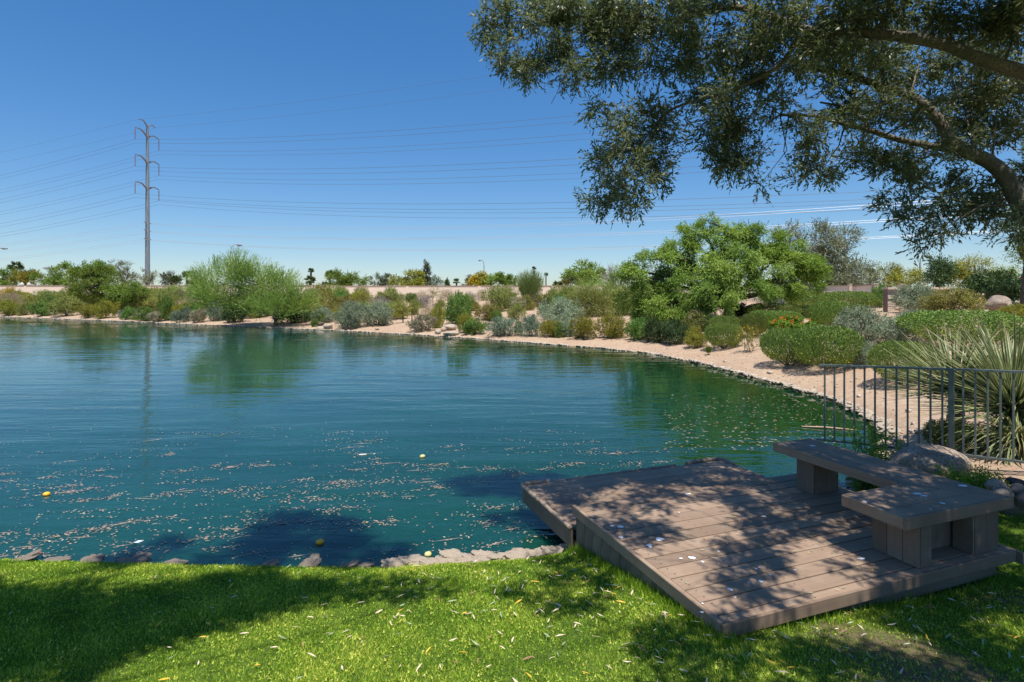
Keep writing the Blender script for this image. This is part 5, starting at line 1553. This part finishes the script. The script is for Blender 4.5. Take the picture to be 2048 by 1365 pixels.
VP = [(1540, 45, 44, 30, 4.3), (1650, 90, 45, 34, 4.2), (1740, 105, 36, 26, 4.1), (1690, 45, 40, 26, 4.1), (1840, 215, 40, 26, 4.7), (1930, 285, 30, 22, 4.6), (1770, 205, 36, 26, 4.9), (1690, 245, 30, 22, 4.9), (1450, 205, 34, 26, 4.5), (1380, 30, 40, 26, 4.5),  # px, row, rx, rz, distance
    (985, 55, 30, 34, 5.2), (1010, 105, 34, 34, 5.1), (1030, 30, 50, 36, 5.2), (1070, 140, 44, 34, 5.1), (1085, 70, 60, 50, 5.2), (1130, 20, 60, 40, 5.3), (1140, 150, 36, 26, 5.0), (1160, 95, 60, 50, 5.2), (1215, 30, 60, 50, 5.2), (1225, 140, 40, 34, 5.0),
    (1250, 80, 60, 50, 5.1), (1300, 140, 40, 26, 5.0), (1315, 50, 60, 50, 5.0), (1360, 110, 50, 44, 4.9), (1400, 30, 60, 50, 4.8), (1420, 110, 50, 44, 4.9), (1280, 5, 70, 30, 5.0), (1110, 0, 60, 20, 5.0),
    (1195, 218, 32, 14, 4.7), (1240, 245, 34, 24, 4.75), (1290, 225, 40, 28, 4.8), (1340, 245, 40, 30, 4.8), (1250, 290, 44, 30, 4.7), (1310, 300, 44, 36, 4.8), (1215, 335, 44, 34, 4.6), (1265, 355, 40, 34, 4.7), (1195, 395, 28, 24, 4.6), (1235, 410, 30, 20, 4.6), (1325, 345, 30, 26, 4.8), (1275, 400, 26, 18, 4.7),
    (1390, 185, 34, 30, 4.9), (1440, 230, 44, 40, 4.9), (1415, 290, 34, 34, 4.9), (1450, 330, 30, 34, 4.9), (1490, 260, 44, 44, 5.0), (1500, 330, 34, 40, 5.0), (1480, 160, 50, 44, 5.0), (1520, 370, 16, 14, 4.9),
    (1490, 70, 60, 50, 4.6), (1550, 130, 50, 44, 4.9), (1560, 50, 60, 44, 4.6), (1560, 210, 40, 34, 5.1), (1620, 120, 50, 44, 5.2), (1640, 40, 60, 44, 4.5), (1620, 270, 40, 40, 5.2), (1650, 330, 36, 30, 5.1), (1610, 335, 22, 16, 5.1), (1675, 200, 44, 40, 5.3),
    (1700, 120, 50, 50, 5.2), (1710, 20, 60, 44, 4.4), (1720, 310, 40, 32, 5.1), (1760, 220, 50, 44, 5.3), (1770, 140, 50, 40, 5.3), (1780, 20, 60, 44, 4.4), (1780, 320, 40, 34, 5.0), (1800, 390, 36, 34, 4.9), (1830, 440, 30, 28, 4.9), (1850, 120, 50, 44, 5.2), (1840, 240, 50, 44, 5.3), (1850, 330, 46, 40, 5.0),
    (1860, 20, 60, 40, 4.4), (1880, 390, 44, 36, 5.0), (1855, 480, 22, 16, 4.9), (1900, 440, 34, 26, 5.0), (1940, 200, 50, 50, 5.2), (1940, 30, 60, 44, 4.2), (1920, 120, 50, 40, 5.3), (1960, 250, 50, 50, 5.3), (1940, 380, 44, 36, 5.1), (1955, 430, 30, 26, 5.1), (2000, 170, 50, 50, 5.0), (2010, 60, 60, 50, 4.2),
    (2030, 260, 50, 50, 5.2), (1990, 420, 34, 28, 5.1), (2040, 20, 60, 40, 4.1), (2060, 350, 50, 50, 5.2), (2050, 150, 50, 50, 5.0), (1975, 90, 50, 50, 4.7), (1740, 80, 50, 40, 5.0), (2070, 440, 40, 30, 4.6), (2010, 465, 22, 14, 5.1), (1590, 360, 12, 10, 5.1)]
pf = []
for px, py, rx, rz, Y in VP:
    c = P(px, py, Y) - OT; s = Y / F
    pf.append((c[0], c[1], c[2], rx * s, max(rx, rz) * s * 1.1, rz * s))
# crown above the frame, over the deck and lawn: aimed so that gaps stay between
OVER = [(.75, 2.35, 4.75, .30), (1.45, 2.9, 4.9, .30), (1.9, 2.1, 4.6, .34), (2.5, 2.9, 4.9, .36), (2.9, 2.1, 4.6, .34), (3.3, 3.2, 5.1, .42), (3.6, 2.3, 4.8, .45), (4.2, 3.0, 5.0, .45), (1.1, 3.5, 5.15, .34), (1.9, 3.6, 5.25, .36), (2.75, 3.8, 5.3, .40),
        (3.6, 3.9, 5.4, .45), (4.4, 3.8, 5.3, .45), (4.6, 2.2, 4.8, .5), (2.2, 1.35, 4.5, .38), (3.1, 1.3, 4.5, .45), (1.35, 1.2, 4.4, .28), (4.0, 1.4, 4.6, .5), (3.6, .5, 4.4, .5), (2.5, .4, 4.3, .45), (1.5, 4.2, 5.5, .3), (.6, 3.9, 5.4, .26), (2.4, 4.5, 5.7, .35), (1.15, 1.75, 4.45, .22),
        (2.1, 2.55, 4.85, .22), (1.15, 2.6, 4.85, .2), (1.65, 3.3, 5.1, .2), (2.35, 3.35, 5.2, .22),
        (3.1, 2.75, 4.7, .42), (3.6, 3.0, 4.8, .42), (4.1, 2.6, 4.7, .5), (3.3, 2.35, 4.6, .4), (2.9, 1.7, 4.4, .42), (3.6, 1.8, 4.5, .5), (2.3, 1.0, 4.3, .45), (2.9, .8, 4.3, .5), (1.7, .9, 4.3, .35), (3.5, 1.0, 4.4, .5), (4.5, 1.6, 4.6, .6), (5.2, 2.6, 4.9, .6), (2.7, 3.2, 5.0, .3), (3.1, 3.5, 5.2, .35), (1.5, 1.6, 4.45, .25), (.9, 3.0, 4.95, .2), (5.0, 3.4, 5.1, .5)]
pf2 = [(x - OT[0], y - OT[1], z - OT[2], r, r, r * .7) for x, y, z, r in OVER]
A, D, T = puff_anchors(pf, 12000, rg, 9, .24, .15)
d = unit(D * .6 + np.array([0, 0, -.02]) + .8 * rg.randn(*D.shape))
v, t = sprig_leaves(A, d, .15, 9, .049, .0135, .6, rg, .3, T)
A2, D2_, T2 = puff_anchors(pf2, 16000, rg, 9, .34, .15)
d2 = unit(D2_ * .7 + np.array([0, 0, -.1]) + .75 * rg.randn(*D2_.shape))
v2, t2 = sprig_leaves(A2, d2, .17, 8, .064, .024, .6, rg, .6, T2)
vv = np.concatenate([v, v2]); tt = np.concatenate([t, t2])
link('crown', mesh('crown', vv, np.arange(len(vv)).reshape(-1, 4), G['olive_leaf'], attr={'tint': tt}), olive)
# fine twigs carrying the leaves
tw = leaf_quads(A, d, np.full(len(A), .17), np.full(len(A), .0035), rg, -.3)
link('twigs', mesh('twigs', tw, np.arange(len(tw)).reshape(-1, 4), TWIG), olive)
LPp = np.array([p for p, r in LP])
mb = MB()
for q in pf + pf2:
    c = np.array(q[:3]) + OT
    dist = np.linalg.norm(LPp - c, axis=1) + .35 * np.abs(LPp[:, 0] - c[0] < -.2)
    j = int(np.argmin(dist)); a = LPp[j]; r = min(.011, LP[j][1] * .5)
    m_ = (a + c) / 2 + rg.randn(3) * .06 + np.array((0, 0, .05))
    mb.tube([a - OT, m_ - OT, c - OT], [r, r * .6, r * .25], 5, False)
    for _ in range(3):
        e = c + np.clip(rg.randn(3), -1.3, 1.3) * np.array(q[3:6]) * .45
        mb.tube([c - OT, (c + e) / 2 - OT + rg.randn(3) * .02, e - OT], [r * .3, r * .2, .0015], 4, False)
# hanging bare whips
for px, py, Y in [(1130, 185, 5), (1120, 190, 5), (1060, 170, 5), (1330, 330, 4.8), (1160, 190, 5.0)]:
    c = P(px, py - 40, Y) - OT
    mb.tube(spline([c, c + np.array((rg.uniform(-.05, .05), 0, -.12)), c + np.array((rg.uniform(-.12, .12), 0, -.26))], 3), [.003] * 7, 3, False)
mb.build('branches', BARKL, olive, True)

# second shade tree, out of the picture to the left behind the viewer; only its shade is seen
ST = np.array((-5.6, .2, .9))
shade = empty('shade_tree', ST); tag(shade, 'leafy tree standing left of the lawn, casting the shade at lower left', 'tree')
TG = [(40, 1190, .30), (130, 1175, .32), (230, 1195, .34), (330, 1180, .34), (430, 1190, .32), (520, 1175, .30), (90, 1240, .34), (200, 1260, .34), (310, 1240, .30), (400, 1225, .28), (60, 1300, .3), (160, 1310, .28), (600, 1165, .24), (20, 1350, .24), (-80, 1200, .4), (-90, 1290, .4),
      (690, 1160, .18), (780, 1155, .14), (480, 1150, .26), (-200, 1240, .5), (860, 1165, .12)]
TW = [(560, 1040, .34), (640, 1075, .34), (700, 1110, .30), (480, 1105, .30), (590, 1110, .34), (300, 1118, .3), (760, 1120, .22)]
pf = []
for lst, z0 in ((TG, .3), (TW, 0.)):
    for px, py, r in lst:
        Y = F * (EYE - z0) / (py - HY); X = (px - CX) / F * Y
        h = 4.75 if z0 else 5.6
        pf.append((X + .098 * h - ST[0], Y - .351 * h - ST[1], z0 + h - ST[2], r, r, r * .55))
me, A, d = foliage_mesh('crown', pf, 7600, G['dark'], rg, L=.2, k=7, ll=.075, lw=.024, spread=.6, up=.1, rnd=.6, sub=9, tight=.34, shell=.1)
link('crown', me, shade)
mb = MB(); mb.tube([(0, 0, -.3), (.1, .1, 2.0), (.5, .4, 3.4)], [.24, .19, .13], 10); mb.build('trunk', BARK, shade, True)
branches(pf, (.5, .4, 3.3), .018, rg, 5, .5).build('branches', BARK, shade, True)

# ------------------------------------------------------------------ lawn
gmt = foliage_mat('grass_blade', [(0, (.085, .18, .011)), (.45, (.26, .41, .030)), (.75, (.43, .55, .055)), (1, (.72, .70, .13))], .4, .5, .3, 0)
def lawn_ok(x, y, margin=0.0):
    z, d = terrain(x, y, True)
    u = (x - DO[0]) * D1[0] + (y - DO[1]) * D1[1]; v = (x - DO[0]) * D2[0] + (y - DO[1]) * D2[1]
    ind = (u > -.0 - margin) & (u < 2.6) & (v > .05 - margin)
    return z, d, (d > .015) & ~ind & (y < 5.6) & (x + y < 9.3)
N = 760000
x = rg.uniform(-5.6, 5.2, N); y = 2.15 + (5.6 - 2.15) * rg.rand(N) ** 1.25
keep = (np.abs(x) < .97 * y + .25)
x, y = x[keep], y[keep]
xo = rg.uniform(-10, 7, 420000); yo = rg.uniform(.9, 5.6, 420000)
ko = ~((np.abs(xo) < .97 * yo + .25) & (yo > 2.15)) | (xo < -5.6)
x = np.concatenate([x, xo[ko]]); y = np.concatenate([y, yo[ko]])
z, d, ok = lawn_ok(x, y)
ok &= (rg.rand(len(x)) > dirt(x, y) * .8)
x, y, z = x[ok], y[ok], z[ok]
m = len(x)
pn = np.sin(x * 3.1 + 1) * np.sin(y * 3.7) + .6 * np.sin(x * 8.3 - y * 5.1) + .4 * np.sin(x * 17 + y * 13)
hgt = rg.uniform(.014, .034, m) * (1 + .15 * pn)
lean = rg.randn(m, 3) * .55; lean[:, 2] = 1
dd = unit(lean)
p = np.stack([x, y, z - .002], -1)
wp = np.sin(x * 5.3 + 2 * np.sin(y * 3.1)) * np.sin(y * 6.1 + 1.5 * np.sin(x * 2.7))
T = np.clip(.47 + .13 * pn + rg.randn(m) * .24 - .28 * np.clip(wp - .55, 0, .4) / .4, 0, 1)
wide = rg.rand(m) < .16
gw = np.where(wide, rg.uniform(.007, .012, m), rg.uniform(.0028, .005, m)) * (.75 + y / 8) * np.where((np.abs(x) < .97 * y + .25) & (y > 2.15), 1, 2.0)
dd[wide] = unit(dd[wide] + rg.randn(wide.sum(), 3) * .8 * np.array((1, 1, .2)))
T[wide] = np.clip(T[wide] + .28, 0, 1)
s = unit(np.stack([rg.randn(m), rg.randn(m) * .5, np.zeros(m)], -1))
gv = np.stack([p - s * gw[:, None] * .5, p + s * gw[:, None] * .5, p + dd * hgt[:, None]], 1)
mid = wide
gv[mid, 0] += dd[mid] * (hgt[mid] * .45)[:, None]; gv[mid, 1] += dd[mid] * (hgt[mid] * .45)[:, None]
gv = gv.reshape(-1, 3)
tag(link('lawn_grass', mesh('lawn_grass', gv, np.arange(len(gv)).reshape(-1, 3), gmt, attr={'tint': np.repeat(T, 3)})), 'short bright green lawn grass with clover', 'grass', kind='stuff')
# taller tufts along the skirt of the deck
k = 5200
vv_ = rg.uniform(-.1, 1.85, k); uu_ = -rg.rand(k) ** 2 * .09 + .02
fr = rg.rand(k) < .35
uu_[fr] = rg.uniform(0, 2.5, fr.sum()); vv_[fr] = rg.uniform(-.06, .06, fr.sum())
p = DO + D1 * uu_[:, None] + D2 * vv_[:, None]
p[:, 2] = terrain(p[:, 0], p[:, 1])
dd = unit(rg.randn(k, 3) * .35 + np.array((0, 0, 1))); hh_ = rg.uniform(.03, .085, k)
ok = (rg.rand(k) > np.where(fr, .5, .0)) & (p[:, 2] > .08)
s = unit(np.stack([rg.randn(k), rg.randn(k), np.zeros(k)], -1)) * .0028
gv = np.stack([p - s, p + s, p + dd * hh_[:, None]], 1)[ok].reshape(-1, 3)
tag(link('edge_grass', mesh('edge_grass', gv, np.arange(len(gv)).reshape(-1, 3), gmt, attr={'tint': np.repeat(rg.rand(ok.sum()) * .6, 3)})), 'taller grass tufts along the foot of the deck', 'grass', kind='stuff')

# ------------------------------------------------------------------ fallen leaves
LM = {'cream': plain('cream_leaf', (.62, .50, .36), .7, var=.2, scale=40), 'yellow': plain('yellow_leaf', (.70, .42, .04), .6, var=.2, scale=40), 'green': plain('grey_green_leaf', (.30, .36, .22), .6, var=.2, scale=40), 'brown': plain('brown_leaf', (.28, .15, .08), .8, var=.25, scale=40)}
def leaf_me(mat, curl, wid, lift):
    v, f = [], []
    m = 5
    for i in range(m + 1):
        t = i / m; w = wid * math.sin(math.pi * min(.97, .04 + t * .94)) * .5
        x = t - .5; y = curl * (t - .5) ** 2; z = lift * ((t - .5) * 2) ** 2
        v += [(x, y - w, z + w * .5), (x, y, z), (x, y + w, z + w * .5)]
    for i in range(m):
        for j in range(2): f.append([i * 3 + j, i * 3 + j + 1, i * 3 + j + 4, i * 3 + j + 3])
    return mesh('fallen_leaf', v, f, mat, True)
LV_ = {k2: [leaf_me(m_, c_, w_, l_) for c_, w_, l_ in ((.2, .16, .03), (-.3, .14, .05), (.06, .19, .02))] for k2, m_ in LM.items()}
CN = {'cream': 'pale cream', 'yellow': 'yellow orange', 'green': 'dull grey green', 'brown': 'dry brown'}
def fl(x, y, z, kd, where, grp, tiltz=.35):
    L = rg.uniform(.038, .068)
    o = link('fallen_leaf', LV_[kd][rg.randint(3)], None, (x, y, z), (rg.uniform(-1, 1) * tiltz, rg.uniform(-1, 1) * tiltz, rg.rand() * 6.28), (L, L, L))
    tag(o, '%s%s leaf lying %s' % ('long ' if L > .055 else 'short ', CN[kd], where), 'leaf', grp)
    return o
def lzone(x, y):
    if float(dirt(np.array([x]), np.array([y]))[0]) > .6: return 'on the bare dirt in front of the deck'
    if x > 2.6: return 'in shaded grass at the lower right'
    if x > 1.25: return 'in shaded grass below the deck front'
    if x > .55: return 'in the grass next to the near deck corner'
    if x > -.1: return 'on the sunny lawn a step left of the deck'
    if x > -.8: return 'on the sunny lawn near the middle'
    if x > -1.6: return 'on the lawn by the shade edge'
    return 'in the shaded lawn at the lower left'
def samp(n_, shadeok=True):
    out = []
    while len(out) < n_:
        x = rg.uniform(-2.4, 3.6) if rg.rand() < .8 else rg.uniform(-4.5, 4.3); y = rg.uniform(2.35, 4.6)
        w = math.exp(-((x - 1.0) / 1.4) ** 2) + .12 + (.8 if x > 1.4 and y < 3.9 else 0)
        if rg.rand() > w: continue
        z, d, ok = lawn_ok(np.array([x]), np.array([y]), .02)
        if ok[0]: out.append((x, y, float(z[0])))
    return out
pts = samp(520)
pts.sort(key=lambda q: q[1])
lit = []
for i, (x, y, z) in enumerate(pts):
    kd = rg.choice(['cream', 'yellow', 'green', 'brown'], p=[.60, .13, .17, .10]) if x < 1.4 else rg.choice(['cream', 'yellow', 'green', 'brown'], p=[.33, .14, .45, .08])
    if i < 185: fl(x, y, z + .024 * (1 - float(dirt(np.array([x]), np.array([y]))[0])) + .004, kd, lzone(x, y), 'fallen leaves on the lawn')
    else: lit.append((x, y, z, kd))
for kd in LM:
    V_, F_, off = [], [], 0
    for (x, y, z, k2) in lit:
        if k2 != kd: continue
        me = LV_[kd][rg.randint(3)]
        vv = np.array([q.co[:] for q in me.vertices]); L = rg.uniform(.038, .068); a = rg.rand() * 6.28
        M_ = np.array(Matrix.Rotation(a, 3, 'Z') @ Matrix.Rotation(rg.uniform(-.4, .4), 3, 'X') @ Matrix.Rotation(rg.uniform(-.35, .35), 3, 'Y'))
        V_.append((vv * L) @ M_.T + np.array((x, y, z + .024))); F_ += [[i + off for i in p_.vertices] for p_ in me.polygons]; off += len(vv)
    if V_: tag(link('leaf_litter', mesh('leaf_litter', np.concatenate(V_), F_, LM[kd], True)), '%s leaf litter strewn over the far part of the lawn' % CN[kd], 'leaves', kind='stuff')
for i in range(100):
    u = rg.uniform(.05, 2.5); v = rg.uniform(.04, 1.8) if rg.rand() < .75 else rg.uniform(1.9, 2.9)
    if v < .5 and u > 1.4: continue
    p = duv(u, v); zt = ZT if v < 1.83 else .34
    o = fl(p[0], p[1], zt + .004, rg.choice(['cream', 'yellow', 'green'], p=[.2, .3, .5]), 'on ' + ('the lower deck step' if v > 1.83 else ('the front deck boards' if v < .5 else 'the middle deck boards' if v < 1.15 else 'the far deck boards') + (' near the left edge' if u < .8 else ' halfway across' if u < 1.6 else ' toward the bench')), 'fallen leaves on the deck', .08)
    o.scale = [s_ * .72 for s_ in o.scale]
for (px, py, kd) in [(1835, 998, 'green'), (1800, 1002, 'green'), (1780, 935, 'yellow'), (1960, 986, 'yellow'), (1838, 960, 'cream')]:
    Y = F * (EYE - ZS) / (py - HY)
    o = fl((px - CX) / F * Y, Y, ZS + .004, kd, 'on the ' + ('long' if py < 970 else 'short') + ' arm of the bench seat', 'fallen leaves on the bench', .05); o.scale = [s_ * .7 for s_ in o.scale]

# ------------------------------------------------------------------ floating things on the lake
dm, nt, b, o = newmat('floating_debris')
a = nt.nodes.new('ShaderNodeAttribute'); a.attribute_name = 'tint'
nt.links.new(ramp(nt, a.outputs['Fac'], [(0, (.10, .085, .06)), (.35, (.24, .19, .14)), (.6, (.34, .25, .19)), (.8, (.42, .38, .30)), (.88, (.50, .22, .12)), (.94, (.45, .10, .16)), (.97, (.6, .5, .1)), (1, (.7, .68, .6))]), b.inputs['Base Color'])
b.inputs['Roughness'].default_value = .6
V_, T_ = [], []
def float_quads(x, y, L, W, az, tint):
    m = len(x); c_, s_ = np.cos(az), np.sin(az)
    d = np.stack([c_, s_, np.zeros(m)], -1); sd_ = np.stack([-s_, c_, np.zeros(m)], -1)
    p = np.stack([x, y, rg.uniform(.003, .008, m)], -1)
    q = np.stack([p - d * L[:, None] / 2, p + sd_ * W[:, None] / 2, p + d * L[:, None] / 2, p - sd_ * W[:, None] / 2], 1)
    q[:, 1, 2] += .002; V_.append(q.reshape(-1, 3)); T_.append(np.repeat(tint, 4))
def waterpt(px, py): Y = F * EYE / (py - HY); return (px - CX) / F * Y, Y
NC = 350
for i in range(NC):
    py = rg.uniform(845, 1120); 
    if rg.rand() > np.clip((py - 820) / 130, .15, 1): continue
    px = rg.uniform(-60, 1330)
    if py > 1000 and px > 700 and rg.rand() < .45: continue
    x0, y0 = waterpt(px, py)
    m = rg.randint(4, 34)
    az = rg.uniform(-.1, .5); sx_ = rg.uniform(.05, .26); sy_ = rg.uniform(.02, .07)
    ax = rg.randn(m) * sx_; ay = rg.randn(m) * sy_
    x = x0 + ax * math.cos(az) - ay * math.sin(az); y = y0 + ax * math.sin(az) + ay * math.cos(az)
    float_quads(x, y, rg.uniform(.012, .042, m), rg.uniform(.008, .024, m), rg.rand(m) * 6.28, np.clip(rg.beta(2, 2, m) * .85 + (rg.rand(m) < .07) * .3, 0, 1))
    if rg.rand() < .35: float_quads(np.array([x0]), np.array([y0]), np.array([rg.uniform(.12, .35)]), np.array([.006]), np.array([az + rg.uniform(-.3, .3)]), np.array([.6]))
m = 480
pys = 800 + 320 * rg.rand(m) ** .8; pxs = rg.uniform(-40, 1500, m)
xy = np.array([waterpt(a_, b_) for a_, b_ in zip(pxs, pys)])
float_quads(xy[:, 0], xy[:, 1], rg.uniform(.01, .035, m), rg.uniform(.008, .02, m), rg.rand(m) * 6.28, rg.rand(m))
m = 420
pys = rg.uniform(790, 900, m); pxs = np.clip(1330 + (rg.rand(m)) * 340, 0, 1500 + (pys - 760) * 2.2)
xy = np.array([waterpt(a_, b_) for a_, b_ in zip(pxs, pys)])
_, dd_ = terrain(xy[:, 0], xy[:, 1], True)
k_ = dd_ < -.25
float_quads(xy[k_, 0], xy[k_, 1], rg.uniform(.02, .07, k_.sum()), rg.uniform(.008, .02, k_.sum()), rg.uniform(-.4, .3, k_.sum()), rg.uniform(.5, .9, k_.sum()))
V_ = np.concatenate(V_); T_ = np.concatenate(T_)
z_, dd_ = terrain(V_[:, 0].reshape(-1, 4).mean(1), V_[:, 1].reshape(-1, 4).mean(1), True)
kk = np.repeat(dd_ < -.06, 4)
V_, T_ = V_[kk], T_[kk]
tag(link('floating_debris', mesh('floating_debris', V_, np.arange(len(V_)).reshape(-1, 4), dm, attr={'tint': T_})), 'scattered petals, bits of leaf and twigs floating on the near water', 'debris', kind='stuff')
fy = plain('ripe_fruit', (.80, .42, .02), .4, var=.12, scale=20); fp = plain('pale_fruit', (.62, .52, .20), .5, var=.25, scale=30)
for px, py, w, m_, lb in [(640, 1087, 17, fy, 'bright orange yellow fruit floating near the lawn edge'), (856, 1112, 15, fp, 'pale yellow fruit floating closest to the lawn edge, right of the orange one'), (845, 915, 11, fp, 'small pale fruit floating far out in the middle'), (93, 991, 13, fy, 'yellow fruit floating at the left among petals')]:
    x, y = waterpt(px, py)
    tag(link('floating_fruit', rock_me('floating_fruit', m_, px, 3, .06), None, (x, y, .012), (0, 0, .5), (w / F * y / 2, w / F * y / 2 * .85, w / F * y / 2 * .72)), lb, 'fruit', 'fruits floating on the lake')
x, y = waterpt(268, 1086)
tag(link('plastic_scrap', mesh('plastic_scrap', [(0, 0, .005), (.035, .01, .02), (.075, .03, .008), (.045, -.015, .006), (.01, -.025, .012), (-.02, -.015, .004)], [[0, 1, 3], [1, 2, 3], [0, 3, 4], [0, 4, 5]], plain('scrap_white', (.6, .65, .66), .4)), None, (x, y, 0)), 'crumpled whitish plastic scrap floating near the left lawn edge', 'litter')
x, y = waterpt(725, 911)
tag(MB().tube([(-.05, 0, .008), (.05, .02, .008)], .009, 6).build('floating_stick', plain('stick_white', (.6, .66, .6), .5), loc=(x, y, 0)), 'short whitish stick floating left of the small pale fruit', 'stick')
x, y = waterpt(1652, 858)
tag(MB().tube([(-.35, .12, .01), (0, .02, .02), (.45, -.12, .008)], [.012, .018, .008], 6).build('floating_branch', plain('stick_tan', (.42, .30, .2), .8), loc=(x, y, 0)), 'thin tan branch floating by the left end of the metal fence', 'branch')
